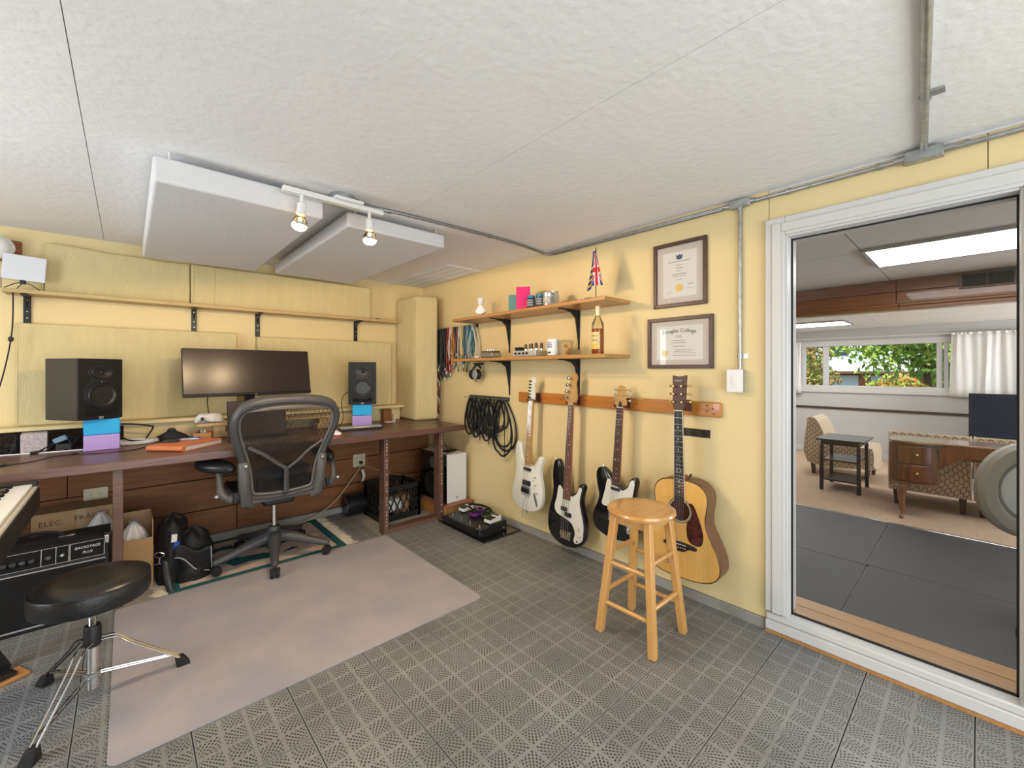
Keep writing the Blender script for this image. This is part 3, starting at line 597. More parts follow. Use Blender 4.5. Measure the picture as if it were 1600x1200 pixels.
st = PZ(57, 704, DZ); tag(bx(-.052, .052, -.05, .05, 0, .114).build('granite_block', mat('speckled_pink_grey_stone', (.52, .46, .47), .9, bump=.5, bscale=90, var=.3, vscale=90), None, bevel=.004, loc=(st.x, 3.70, DZ), rot=(0, 0, 4)), 'speckled pink-grey stone block on left of the desk', 'stone block')
t = thing('cable_bundle', 'blue-black adapter and cable heap beside lilac foam block', 'cables', (-.295, 3.68, DZ), 0, 'cable heaps on the desk'); g = MB()
for k in range(8): g.tube(cat([(-.07 + rnd.uniform(-.02, .02), rnd.uniform(-.05, .03), .008), (rnd.uniform(-.04, .03), rnd.uniform(-.05, .03), rnd.uniform(.05, .09)), (.06 + rnd.uniform(-.02, .02), rnd.uniform(-.05, .03), rnd.uniform(.02, .07)), (.02, rnd.uniform(-.05, .03), .008)], 6, False), .004, 6)
g.build('cables', m_rubber, t); bx(.0, .06, -.055, -.03, .05, .08).build('adapter', mat('steel_blue_plastic', (.16, .25, .32), .4), t, bevel=.006, rot=(0, -25, 0)); MB().box(-.02, .05, -.045, .02, .001, .045).build('power_brick', m_black, t, bevel=.006); MB().cyl((-.115, -.07, .008), (-.065, -.055, .010), .008, n=10).build('jack_plug', m_black, t)
wc = thing('white_cable', 'white cable lying coiled across the left half of desk', 'cable', PZ(215, 693, DZ)); of = Vector(wc.location)
g = MB(); pts = [PZ(-30, 716, DZ), PZ(0, 713, DZ), PZ(60, 709, DZ), PZ(110, 705, DZ), PZ(143, 702, DZ), PZ(165, 696, DZ), PZ(190, 690, DZ)]
g.tube(cat([tuple(Vector(p) - of + Vector((0, 0, .004))) for p in pts], 6, False), .0038, 6); loopcable(g, (0, 0), .10, .07, 4.5, .0036, rnd); g.build('cable', m_wht, wc)
bc = thing('audio_cable', 'thin black cable with splitter along front of desk', 'cable', PZ(115, 711, DZ)); of = Vector(bc.location)
pts = [PZ(-20, 732, DZ), PZ(4, 729, DZ), PZ(50, 722, DZ), PZ(85, 714, DZ), PZ(115, 711, DZ), PZ(160, 708.5, DZ), PZ(205, 704, DZ), PZ(228, 699, DZ)]
MB().tube(cat([tuple(Vector(p) - of + Vector((0, 0, .003))) for p in pts], 6, False), .0024, 6).build('cable', m_rubber, bc); MB().ell((0, 0, .006), (.018, .008, .006)).build('splitter', m_black, bc); MB().ell(tuple(PZ(4, 729, DZ) - of + Vector((0, 0, .007))), (.016, .009, .007)).build('connector', m_black, bc)
lc = thing('monitor_cable', 'thick black cable looping up behind right side of foam blocks', 'cable', (.05, 3.74, DZ)); 
MB().tube(cat([(-.10, 0, .13), (-.02, -.02, .125), (.06, -.01, .105), (.075, 0, .09), (.045, .01, .03), (.03, .02, .006)], 6, False), .005, 6).tube(cat([(-.11, 0, .11), (-.09, -.01, .06), (-.04, -.02, .02), (.05, -.02, .006), (.14, -.03, .006)], 6, False), .005, 6).build('cable', m_rubber, lc)
po = thing('black_pouch', 'flat black zip pouch with handle on the desk', 'pouch', (.225, 3.735, DZ), -6)
MB().grid(lambda u, v: (.095 * math.cos(u * 6.283) * math.cos(v * 1.57) ** .6, .045 * math.sin(u * 6.283) * math.cos(v * 1.57) ** .6, .002 + .052 * math.sin(v * 1.57) * (1 - .25 * math.cos(u * 12.5))), 28, 9, True).build('pouch_body', mat('black_fabric', (.012, .012, .014), .7, bump=.3, bscale=120), po)
MB().tube(cat([(-.03, 0, .045), (-.015, -.002, .072), (.01, -.002, .074), (.025, 0, .045)], 6, False), .006, 6).build('handle', m_black, po); MB().ell((.0, -.03, .04), (.004, .003, .004), 8, 6).build('stud', m_chrome, po)
A, B_, C_ = Vector((.085, 3.305)), Vector((.245, 3.135)), Vector((.397, 3.40))
nb = thing('notebook', 'thick orange covered notebook near the desk front', 'book', (A.x, A.y, DZ), math.degrees(math.atan2(B_.y - A.y, B_.x - A.x)))
m_or = mat('burnt_orange_cover', (.58, .17, .06), .5, bump=.1, bscale=80)
MB().plate(rrect(0, .235, 0, .295, .006), .028, .032).build('front_cover', m_or, nb); MB().plate(rrect(0, .235, 0, .295, .006), 0.0005, .004).build('back_cover', m_or, nb)
MB().tube([(.004, .0, .016), (.231, .0, .016)], .0155, 12).build('spine', m_or, nb); bx(.008, .231, .004, .29, .004, .028).build('pages', mat('page_edges', (.66, .62, .62), .9, bump=.5, bscale=200, stretch=(1, 1, 8)), nb)
z2 = DZ + .033; p = PZ(272, 691, z2)
tag(MB().plate(rrect(-.04, .04, -.025, .025, .01), 0, .012).build('phone_wallet', mat('charcoal_leather', (.03, .03, .03), .6), None, bevel=.004, loc=(.20, 3.37, z2), rot=(0, 0, -20)), 'small charcoal wallet lying on the orange notebook', 'wallet')
for k, (dx, dy, rz, lb, cc) in enumerate(((.305, 3.42, 20, 'blue pen lying on the orange notebook', (.03, .12, .40)), (.29, 3.385, -12, 'pale blue pen lying crossed on the notebook', (.45, .55, .68)))):
    t = thing('pen', lb, 'pen', (dx, dy, z2 + .0055), rz, 'pens on the notebook'); MB().cyl((-.06, 0, 0), (.045, 0, 0), .005, n=10).build('barrel', mat('pen_%d' % k, cc, .3), t); MB().cyl((.045, 0, 0), (.06, 0, 0), .005, .001, 10).build('tip', m_chrome, t); bx(-.058, -.02, -.001, .001, .005, .008).build('clip', m_chrome, t)
rs = thing('desk_riser', 'pale pine riser board on wood blocks behind the laptop', 'shelf riser', (.64, 3.70, DZ)); m_pale = wood('pale_pine', (.70, .48, .24), (.60, .38, .17), 'x', .5)
bx(-.285, .62, -.09, .09, .086, .106).build('riser_board', m_pale, rs, bevel=.002)
for x0 in (-.19, .52): bx(x0, x0 + .07, -.07, .05, .04, .0855).build('riser_block', m_pale, rs, bevel=.002); bx(x0 - .015, x0 + .085, -.075, .05, .001, .0395).build('riser_block', m_pale, rs, bevel=.002)
pb = thing('pen_box', 'small orange wooden box full of pens before riser', 'box', (.385, 3.58, DZ), -18); m_ob = wood('orange_box_wood', (.56, .27, .09), (.45, .2, .06), 'x')
for q in ((-.05, .05, -.035, -.031), (-.05, .05, .031, .035)): bx(*q, 0, .05).build('box_side', m_ob, pb)
for q in ((-.05, -.046), (.046, .05)): bx(q[0], q[1], -.031, .031, 0, .05).build('box_side', m_ob, pb)
bx(-.046, .046, -.031, .031, 0, .005).build('box_bottom', m_ob, pb)
for k in range(9): tag(MB().cyl((0, 0, 0), (rnd.uniform(-.012, .012), rnd.uniform(-.01, .01), .062), .004, n=8).build('pencil', mat('pencil_%d' % (k % 4), ((.5, .05, .05), (.03, .03, .03), (.6, .6, .6), (.4, .25, .05))[k % 4], .4), None, loc=(.385 + (k % 5 - 2) * .017, 3.58 - (k % 5 - 2) * .005 + (k // 5) * .014 - .007, DZ + .006)), 'pen or pencil standing in the orange wooden box', 'pencil', 'pencils in the orange box')
pk = thing('white_bag', 'crumpled white packet lying on the pine riser', 'packet', (.435, 3.70, DZ + .107)); rn2 = random.Random(5)
MB().grid(lambda u, v: ((.085 + .006 * math.sin(u * 30)) * math.cos(u * 6.283) * math.cos(v * 1.57) ** .35, .055 * math.sin(u * 6.283) * math.cos(v * 1.57) ** .35, .001 + .062 * math.sin(v * 1.57) + .003 * math.sin(u * 25 + v * 9)), 30, 9, True).build('packet_body', mat('crinkled_white_film', (.72, .69, .64), .5, bump=.4, bscale=25), pk)
cl = thing('small_camera', 'small black and grey gadget on left end of riser', 'gadget', (.385, 3.635, DZ + .107)); bx(-.025, .02, -.012, .012, 0, .022).build('body', mat('grey_plastic2', (.2, .2, .22), .4), cl, bevel=.003); bx(-.01, .008, -.01, .01, .022, .042).build('head', m_black, cl, bevel=.003); MB().tube([(.02, 0, .01), (.05, -.008, .004), (.075, .0, .004)], .003, 6).build('lead', m_black, cl)
wk = thing('ledge_clip', 'small white angled clip standing at right end of desk', 'bracket', (1.79, 3.66, DZ), -10); bx(-.045, .045, -.03, .03, 0, .004).build('foot', m_wht, wk); bx(.035, .045, -.03, .03, .004, .065).build('upright', m_wht, wk, bevel=.002)
tag(bx(-.04, .04, -.03, .03, 0, .112).build('wood_block', m_cedar, None, bevel=.002, loc=(1.80, 3.785 - .04, DZ)), 'small brown wood block under the ledge right end', 'wood block')
sc_ = thing('speaker_cable', 'black cable dropping from back of the right studio monitor', 'cable', (1.33, 3.70, DZ)); MB().tube(cat([(.09, -.06, .30), (.035, -.05, .26), (.02, -.05, .18), (.03, -.06, .08), (-.02, -.10, .01), (-.15, -.12, .005)], 6, False), .0035, 6).build('cable', m_rubber, sc_)
# ---------------------------------------------------------------- under the desk
def outlet(label, c, plug=False):
    t = thing('wall_outlet', label, 'outlet', c, 0, 'ivory quad outlets under the desk'); MB().prism(rrect(-.057, .057, -.057, .057, .005), -.006, 0).build('cover_plate', m_ivory, t, bevel=.002)
    for sx in (-.024, .024):
        for sz in (-.02, .02):
            r_ = MB().prism(rrect(sx - .016, sx + .016, sz - .0155, sz + .0155, .012), -.0075, -.006).build('receptacle', m_ivory, t); h = MB()
            for q in (-.006, .006): h.box(sx + q - .001, sx + q + .001, -.0078, -.0074, sz - .002, sz + .006)
            h.cyl((sx, -.0078, sz - .008), (sx, -.0074, sz - .008), .0025, n=8).build('slots', m_ink, r_, kind='stuff')
    if plug: MB().lathe([(.014, -.006), (.014, -.03), (.008, -.036), (.005, -.05)], (0.01, 0, -.02), (0, 1, 0), 14).build('plug', m_black, t)
    return t
p = PY(150, 776, 3.83); outlet('ivory quad outlet above the cardboard box', (p.x, 3.829, p.z)); p = PY(561, 719, 3.83); outlet('ivory quad outlet with black plug right of chair', (p.x, 3.829, p.z), True)
m_beige = mat('beige_cord', (.55, .43, .27), .6); pc = thing('extension_lead', 'beige power cord drooping from the plugged outlet', 'cord', (p.x, 3.80, 0)); of = Vector(pc.location)
pts = [(p.x + .01, 3.80, p.z - .03), PY(560, 735, 3.78), PY(545, 756, 3.78), PY(525, 782, 3.76), PY(500, 803, 3.74), PZ(470, 818, 0), PZ(430, 826, 0)]
MB().tube(cat([tuple(Vector(a) - of + Vector((0, 0, .004))) for a in pts], 6, False), .0042, 6).build('cable', m_beige, pc)
q = PY(566, 744, 3.77) - of; MB().grid(lambda u, v: (q.x - .012 + u * .028 + .012 * math.sin(v * 3), q.y - .004 * math.sin(v * 4), q.z + .06 - .11 * v), 3, 10).build('paper_tag', m_paper, pc, solid=.0008, label='white paper warning tag')
c2 = thing('wall_cable', 'thin pale cable sagging along planks right of outlet', 'cord', (p.x, 3.81, 0)); of = Vector(c2.location); pts = [(p.x + .02, 3.81, p.z - .035), PY(590, 734, 3.81), PY(620, 741, 3.81), PY(650, 742, 3.81), PY(672, 736, 3.81)]
MB().tube(cat([tuple(Vector(a) - of) for a in pts], 6, False), .003, 6).build('cable', m_beige, c2)
m_card = mat('brown_cardboard', (.40, .25, .125), .85, var=.12, vscale=6)
b1 = thing('cardboard_box', 'brown cardboard box with handwriting behind the amplifier', 'box', (-.20, 3.58, -.012)); bx(-.20, .155, -.03, .16, 0, .455).build('box_body', m_card, b1, bevel=.003)
text('handwriting', 'ELEC', .042, mat('marker_ink', (.10, .06, .04), .8), b1, (-.128, -.0305, .395)); text('handwriting', 'FRAGILE', .042, MATS['marker_ink'], b1, (.045, -.0305, .405), rot=(90, -2, 0)); MB().box(-.02, .02, -.0308, -.03, 0, .455).build('packing_tape', mat('tan_tape', (.42, .29, .16), .35), b1)
b2 = thing('cardboard_box', 'open cardboard box holding a white plastic bag', 'box', (.035, 3.30, -.012)); 
for q in ((-.10, .075, -.06, -.056, .30), (-.10, .075, .20, .204, .40), (-.10, -.096, -.056, .20, .34), (.071, .075, -.056, .20, .40)): bx(q[0], q[1], q[2], q[3], .004, q[4]).build('box_side', m_card, b2)
bx(-.10, .075, -.06, .204, 0, .004).build('box_bottom', m_card, b2)
m_film = mat('translucent_white_film', (.62, .60, .60), .35, bump=.5, bscale=14)
def plastic_bag(label, loc, r, h, sd):
    rn = random.Random(sd); ph = [rn.uniform(0, 6) for _ in range(4)]
    t = thing('plastic_bag', label, 'bag', loc, 0, 'white plastic bags')
    MB().grid(lambda u, v: ((r * (1 - v ** 3.5) + .016) * math.cos(u * 6.283) * (1 + .10 * math.sin(u * 6.283 * 9 + ph[0]) * v + .05 * math.sin(u * 6.283 * 3 + ph[1])), (r * .8 * (1 - v ** 3.5) + .016) * math.sin(u * 6.283) * (1 + .1 * math.sin(u * 6.283 * 7 + ph[2]) * v), h * v), 54, 14, True).build('bag_body', m_film, t)
    MB().lathe([(.016, 0), (.014, .004), (.018, .014), (.024, .02)], (0, 0, h - .006), n=14).build('knot', m_film, t)
plastic_bag('white plastic bag tied at top inside open cardboard box', (.025, 3.36, -.006), .085, .36, 1)
amp_top = .39
plastic_bag('white plastic bag bulging up behind the amplifier top', (-.115, 3.455, -.012), .085, .43, 2)
# amplifier
AX0, AX1, AY0, AY1 = -.60, -.072, 3.085, 3.33
am = thing('guitar_amplifier', 'black guitar combo amplifier behind the drum stool', 'amplifier', ((AX0 + AX1) / 2, AY0, -.012)); hw = (AX1 - AX0) / 2; dd = AY1 - AY0
m_tolex = mat('black_tolex', (.014, .014, .016), .55, bump=.4, bscale=260)
MB().add([(x, y, z) for x in (-hw, hw) for y, z in ((.0, 0), (dd, 0), (dd, .40), (.055, .40), (.03, .385), (0, .30))], [(0, 1, 2, 3, 4, 5), (6, 11, 10, 9, 8, 7)] + [(i, i + 6, (i + 1) % 6 + 6, (i + 1) % 6) for i in range(6)]).build('cabinet', m_tolex, am, bevel=.006)
nrm = Vector((0, -.085, .03)).normalized(); pz = lambda s: Vector((0, .0 + .03 * s, .30 + .085 * s)) + nrm * .0015
cp = MB().add([(x, *(pz(s) + nrm * e)[1:]) for x in (-hw + .015, hw - .02) for s in (.08, .95) for e in (0, .002)], [(1, 3, 7, 5), (0, 1, 5, 4), (2, 6, 7, 3), (0, 2, 3, 1), (4, 5, 7, 6)]).build('control_panel', mat('matte_black_panel', (.008, .008, .009), .7, spec=.2), am)
g = MB()
for s in (.08, .95): g.beam(pz(s) + nrm * .0025 + Vector((-hw + .015, 0, 0)), pz(s) + nrm * .0025 + Vector((hw - .02, 0, 0)), .0016, .001)
for x in (-.12, .02, .07, .115, hw - .145, hw - .02): g.beam(pz(.08) + nrm * .0025 + Vector((x, 0, 0)), pz(.95) + nrm * .0025 + Vector((x, 0, 0)), .0016, .001)
g.build_each('panel_line', m_silver, cp)
an = math.degrees(math.atan2(.085, .03))
text('lettering', 'BACKSTAGE', .017, m_silver, am, (hw - .083, *(pz(.66) + nrm * .003)[1:]), (an, 0, 0), shear=.3); text('lettering', 'PLUS', .017, m_silver, am, (hw - .083, *(pz(.38) + nrm * .003)[1:]), (an, 0, 0), shear=.3)
for x in (-.22, -.185, -.15, -.10, -.07, -.04, -.01, .045, .092):
    c = pz(.45) + Vector((x, 0, 0)); k_ = MB().lathe([(.013, 0), (.012, .012), (.009, .014)], c, nrm, 16).build('knob', m_black, am); MB().cyl(c + nrm * .014, c + nrm * .0155, .006, n=12).build('cap', m_chrome, k_)
MB().tube(cat([(-.13, .14, .40), (-.10, .14, .425), (-.02, .14, .438), (.06, .14, .425), (.09, .14, .40)], 6, False), .012, 8, flat=.6).build('handle', m_rubber, am)
for x in (-.14, .10): bx(x - .03, x + .03, .125, .155, .4, .405).build('handle_bracket', m_chrome, am, bevel=.002)
for sx in (-1, 1): bx(sx * hw - .02 if sx > 0 else -hw - .003, sx * hw + .003 if sx > 0 else -hw + .02, .0, .05, .36, .405).build('corner_cap', m_chrome, am, bevel=.006)
for sx in (-1, 1): bx(sx * hw - .02 if sx > 0 else -hw - .003, sx * hw + .003 if sx > 0 else -hw + .02, -.003, .04, 0, .04).build('corner_cap', m_chrome, am, bevel=.006)
bx(-hw + .02, hw - .02, -.004, .0, .03, .285).build('grille_cloth', mat('black_grille_cloth', (.01, .01, .011), .9, bump=.8, bscale=400), am)
g = MB().box(-hw + .015, hw - .015, -.006, -.003, .022, .028).box(-hw + .015, hw - .015, -.006, -.003, .287, .292).build_each('grille_piping', mat('silver_piping', (.4, .4, .42), .4), am)
# black camera bag
m_nyl = mat('black_nylon', (.009, .009, .010), .6, bump=.5, bscale=70)
bgx = thing('camera_bag', 'slumped black nylon bag with open flap under desk', 'bag', (.255, 3.29, -.012), -12)
def lump(rx, ry, h, c, f=1, n=30, m=14, top=.5): return lambda u, v: (c[0] + rx * math.cos(u * 6.283) * (1 - (1 - top) * v ** 2) * (math.sin(min(1, (1 - v) * 5) * 1.57) ** .6) * (1 + .08 * math.sin(u * 19 + v * 7 * f)), c[1] + ry * math.sin(u * 6.283) * (1 - (1 - top) * v ** 2) * (math.sin(min(1, (1 - v) * 5) * 1.57) ** .6) * (1 + .08 * math.sin(u * 13 - v * 6 * f)), c[2] + h * v + .012 * math.sin(u * 25 + f))
MB().grid(lump(.085, .13, .39, (-.055, .02, 0), 1, top=.75), 34, 16, True).build('bag_body', m_nyl, bgx)
MB().grid(lump(.105, .10, .30, (.05, -.02, .0), 2, top=.7), 34, 16, True).build('front_pocket', m_nyl, bgx)
MB().grid(lambda u, v: (-.02 + .17 * u, -.13 + .05 * u * v - .03 * (1 - u), .24 - .05 * u - .17 * v * (.35 + .65 * u) + .015 * math.sin(u * 8)), 12, 9).build('flap', m_nyl, bgx, solid=.006)
e = lambda u, v: (-.02 + .17 * u, -.134 + .05 * u * v - .03 * (1 - u), .24 - .05 * u - .17 * v * (.35 + .65 * u) + .015 * math.sin(u * 8))
MB().tube([e(i / 12, 1) for i in range(13)] + [e(1, 1 - j / 6) for j in range(1, 7)], .003, 6).build('piping', mat('grey_piping', (.42, .42, .42), .5), bgx)
MB().grid(lambda u, v: (-.09 + .035 * u + .05 * v, -.13 - .07 * v - .02 * math.sin(v * 3), .17 * (1 - v) ** 1.5 + .004 + .01 * math.sin(v * 6)), 3, 12).build('strap', mat('black_webbing', (.02, .02, .022), .35), bgx, solid=.003)
MB().tube(cat([(-.12, -.10, .20), (-.10, -.12, .215), (-.075, -.12, .20), (-.085, -.12, .185), (-.11, -.11, .185)], 5), .003, 6, closed=True).tube([(-.095, -.118, .185), (-.098, -.122, .15)], .004, 6).tube([(-.125, -.115, .146), (-.07, -.125, .15)], .004, 6).build('buckle', m_chrome, bgx)
bx(-.055, -.03, -.118, -.113, .21, .255).build('tag', mat('blue_tag', (.02, .10, .45), .5), bgx, rot=(0, 6, 0)); bx(-.062, -.036, -.114, -.110, .255, .30).build('tag', m_paper, bgx, rot=(0, 4, 0))
# crate
cr_ = thing('milk_crate', 'black plastic milk crate between the desk posts', 'crate', (1.725, 3.47, -.012)); cw, cd, chh = .175, .15, .29; g = MB()
g.box(-cw, cw, -cd, cd, 0, .012)
def side(a, b):
    a, b = Vector(a), Vector(b); up = Vector((0, 0, 1)); L = (b - a); n = L.cross(up).normalized() * .006
    def strip(p, q, w): g.beam(p, q, .010, w, up=up if abs((q - p).normalized().z) < .9 else n)
    strip(a + up * .27, b + up * .27, .04); strip(a + up * .025, b + up * .025, .05)
    for t_ in (0, 1): g.beam(a + L * t_, a + L * t_ + up * chh, .02, .02)
    N = 6
    for k in range(-1, N):
        for sg in (1, -1):
            t0, t1 = k / N, (k + 1.6) / N; z0, z1 = .05, .25
            if t0 < 0: z0 = .05 + .2 * (-t0) / (t1 - t0); t0 = 0
            if t1 > 1: z1 = .25 - .2 * (t1 - 1) / (t1 - t0 if t1 > t0 else 1); t1 = 1
            if sg < 0: t0, t1 = 1 - t0, 1 - t1
            g.beam(a + L * t0 + up * z0, a + L * t1 + up * z1, .006, .009)
cs = [(-cw, -cd, 0), (cw, -cd, 0), (cw, cd, 0), (-cw, cd, 0)]
for k in range(4): side(cs[k], cs[(k + 1) % 4])
g.build('crate_body', m_black, cr_, 0)
for k, (lb, c, s, rot, m_) in enumerate((('white paper packet lying inside the milk crate', (1.68, 3.42, .10), (.08, .07, .05), 14, m_paper), ('tan carton lying inside the milk crate', (1.80, 3.50, .055), (.07, .08, .10), -8, m_card), ('black pouch lying on top inside the crate', (1.69, 3.52, .16), (.09, .055, .06), 5, m_nyl))):
    tag(bx(-s[0], s[0], -s[1], s[1], -s[2], s[2]).build(('paper_packet', 'carton', 'soft_pouch')[k], m_, None, bevel=.02 if k != 1 else .004, seg=3, loc=c, rot=(0, 0, rot)), lb, ('packet', 'carton', 'pouch')[k])
cy = thing('cylinder_speaker', 'black cylinder speaker lying against the plank wall', 'speaker', (1.46, 3.68, .085)); MB().lathe([(.0, -.062), (.06, -.06), (.082, -.066), (.09, -.06), (.09, .09), (.08, .1)], (0, 0, 0), (1, 0, 0), 36).build('shell', mat('navy_black_plastic', (.010, .012, .016), .35), cy); MB().lathe([(.05, -.064), (.074, -.068), (.076, -.063)], (0, 0, 0), (1, 0, 0), 30).build('end_ring', m_blackg, cy)
# white sided speaker on wooden box
pbx = thing('wooden_step', 'orange wooden box step in corner below the white speaker', 'wooden box', (2.13, 3.05, -.012)); bx(-.138, .15, .0, .40, 0, .095).build('box_body', m_pine, pbx, bevel=.002); bx(-.142, .165, -.012, .41, .0955, .112).build('box_lid', wood('reddish_board', (.42, .19, .10), (.33, .14, .07), 'x'), pbx, bevel=.003)
sp2 = thing('floor_speaker', 'white sided speaker with black front in the corner', 'speaker', (2.14, 3.30, .102)); bx(-.10, .106, -.215, .215, 0, .42).build('cabinet', mat('satin_white_side', (.72, .73, .75), .4), sp2, bevel=.004); bx(-.108, -.10, -.216, .216, -.0, .42).build('baffle', m_blackg, sp2, bevel=.003)
MB().lathe([(.001, .012), (.03, .008), (.09, -.006), (.098, -.012), (.105, -.010), (.108, .01)], (-.121, 0, .145), (1, 0, 0), 36).build('woofer', m_cone, sp2); MB().lathe([(.001, -.004), (.02, -.006), (.05, -.006), (.052, 0)], (-.108, 0, .33), (1, 0, 0), 30).build('tweeter', mat('blue_reflection_cone', (.10, .13, .18), .3), sp2); MB().lathe([(.010, 0), (.008, -.008)], (0.0, -.215, .045), (0, 1, 0), 12).build('badge', m_chrome, sp2)  # tweeter coloured bluish to paint in the reflection on it
ra = thing('network_router', 'small black router box on top of white speaker', 'router', (2.16, 3.22, .5225), 20); bx(-.055, .055, -.04, .04, 0, .016).build('router_body', m_black, ra, bevel=.004); MB().tube(cat([(.02, .04, .01), (.03, .07, .05), (.0, .09, .06), (-.04, .10, .003)], 6, False), .003, 6).build('cable', m_rubber, ra)
# ================================================================ RIGHT WALL
def wthing(name, label, cat_, y, z, off=0, group=None, roll=0, pitch=0):   # front-view axes on the right wall
    return thing(name, label, cat_, (XR - off, y, z), 0, group, rot=(pitch, roll, -90))
for zt, lb, brl in ((1.690, 'upper pine wall shelf above the tube amplifier shelf', .29), (1.354, 'lower pine wall shelf above the guitars', .30)):
    t = wthing('wall_shelf', lb, 'shelf', 2.235, zt, 0, 'pine wall shelves')
    bx(-.78, .78, -.265, -.001, -.022, 0).build('shelf_board', m_pine, t, bevel=.003)
    for y in (2.571, 1.856):
        x = 2.235 - y; b_ = MB(); w = .011
        b_.prism([(x - w, -.023), (x + w, -.023), (x + w * .9, -.10), (x + .004, -brl), (x - .004, -brl), (x - w * .9, -.10)], -.011, -.001)
        b_.hexa([(x - w, -.001, -.033), (x + w, -.001, -.033), (x + .005, -.215, -.028), (x - .005, -.215, -.028)], [(x - w, -.001, -.0225), (x + w, -.001, -.0225), (x + .005, -.215, -.0225), (x - .005, -.215, -.0225)])
        b_.add([(x + s, *p) for s in (-.003, .003) for p in ((-.009, -.022), (-.20, -.0225), (-.09, -.042), (-.045, -.075), (-.009, -.26))], [(0, 1, 2, 3, 4), (9, 8, 7, 6, 5)] + [(i, i + 5, (i + 1) % 5 + 5, (i + 1) % 5) for i in range(5)])
        b_.build('bracket', m_blackm, t, bevel=.0015)
Z1, Z2 = 1.6905, 1.3545
# bust
m_plaster = mat('white_plaster', (.80, .79, .77), .7)
p = PX(751, 480, 2.09); t = thing('plaster_bust', 'small white plaster bust on the upper shelf', 'bust', (2.09, p.y, Z1), -55)
MB().lathe([(.026, 0), (.027, .006), (.020, .012), (.016, .02), (.02, .03)]).build('socle', m_plaster, t)
g = MB(); g.grid(lambda u, v: ((.048 - .030 * v ** 1.5) * math.cos(u * 6.283), (.028 - .012 * v) * math.sin(u * 6.283), .026 + .055 * v + .01 * math.cos(u * 6.283 * 2) * (1 - v)), 24, 9, True).build('shoulders', m_plaster, t)
h = MB().ell((0, -.002, .118), (.024, .028, .033), 20, 14).tube([(0, 0, .07), (0, -.001, .10)], [.016, .014], 12); h.ell((0, -.030, .114), (.005, .007, .008), 8, 6).ell((0, -.024, .097), (.010, .007, .006), 8, 6).ell((0, .006, .13), (.027, .027, .026), 16, 10); h.build('head', m_plaster, t)
# books
def wbook(label, u, v, xx, w, hh, th, rz, mt, tilt=0):
    p = PX(u, v, xx); t = thing('book', label, 'book', (xx, p.y, Z1), -90 + rz, 'books on the upper shelf'); bx(0, th, -w, 0, 0.001, hh).build('cover', mt, t, bevel=.0015, rot=(0, tilt, 0)); bx(.002, th - .002, -w + .002, .003, .004, hh - .003).build('pages', m_paper, t, rot=(0, tilt, 0)); return t
wbook('teal book standing beside the pink book on shelf', 810, 470, 2.15, .07, .125, .022, -60, mat('teal_cover', (.01, .19, .22), .45))
wbook('bright pink book standing at an angle on shelf', 829, 470, 2.15, .10, .165, .03, -52, mat('hot_pink_cover', (.72, .01, .17), .4))
m_jar = mat('dark_navy_jar', (.015, .03, .05), .25)
for k, (u, lb) in enumerate(((830, 'dark jar with blue lid next to pink book'), (843.5, 'dark jar with blue lid next to silver tin'))):
    p = PX(u, 470, 2.075); t = thing('jar', lb, 'jar', (2.075, p.y, Z1), 0, 'dark jars on the upper shelf'); MB().lathe([(.027, 0), (.029, .004), (.029, .062), (.024, .068)]).build('glass_body', m_jar, t); MB().lathe([(.026, .066), (.027, .068), (.027, .082), (.02, .084)]).build('lid', mat('blue_lid', (.02, .20, .36), .35), t)
    g = MB()
    for j in range(3): g.lathe([(.0295, 0), (.0305, .003), (.0305, .007), (.0295, .01)], (0, 0, .012 + j * .016), n=20)
    g.build_each('label_band', m_inkg, t)
p = PX(856.5, 470, 2.085); t = thing('tin_can', 'round silver tin right of the dark jars', 'tin', (2.085, p.y, Z1)); MB().lathe([(.034, 0), (.035, .003), (.034, .006), (.034, .070), (.035, .073), (.033, .076)]).build('tin_body', mat('brushed_tin', (.62, .62, .60), .3, .85), t); MB().lathe([(.0345, .018), (.0347, .02), (.0347, .056), (.0345, .058)]).build('label_band', mat('pale_label', (.55, .54, .50), .6, var=.6, vscale=60), t); MB().lathe([(.0355, .073), (.036, .075), (.036, .084), (.034, .086)]).build('lid', m_steel, t)
p = PX(866, 470, 2.15); t = thing('glass_jar', 'clear glass jar behind the silver tin', 'jar', (2.15, p.y, Z1)); MB().lathe([(.032, 0), (.034, .004), (.034, .075), (.028, .085), (.028, .09)]).build('glass_body', mat('pale_jar_glass', (.55, .50, .38), .15), t); MB().lathe([(.03, .09), (.03, .102)]).build('lid', m_steel, t)
# flag
p = PX(931, 461, 2.13); t = thing('desk_flag', 'small draped flag on a black stick on upper shelf', 'flag', (2.13, p.y, Z1), -90)
MB().lathe([(.022, 0), (.022, .004), (.006, .01), (.003, .012)], n=18).build('base', m_black, t); MB().cyl((0, 0, .008), (0, 0, .315), .0025, n=8).build('stick', m_blackm, t); MB().lathe([(.001, -.003), (.004, 0), (.001, .016)], (0, 0, .315), n=10).build('finial', m_gold, t)
def fs(s, q, e=0):      # cloth: s across, q down
    k = (.15 + .85 * q ** 1.1); x = (-.052 + .130 * s) * k - .006 + .004 * math.sin(q * 5); y = -.012 - e + .016 * math.sin(s * 9.5 + .4) * k
    return (x, y, .298 - .205 * q * (1.0 + .17 * (1 - s) ** 3) - .01 * s * q)
def strip(name, col, pts, e, w, n=14):
    (s0, q0), (s1, q1) = pts; L = math.hypot(s1 - s0, q1 - q0); nx, ny = -(q1 - q0) / L * w, (s1 - s0) / L * w
    MB().grid(lambda u, v: fs(min(1, max(0, s0 + (s1 - s0) * u + nx * (v - .5))), min(1, max(0, q0 + (q1 - q0) * u + ny * (v - .5))), e), n, 3).build(name, mat(col[0], col[1], .75), t)
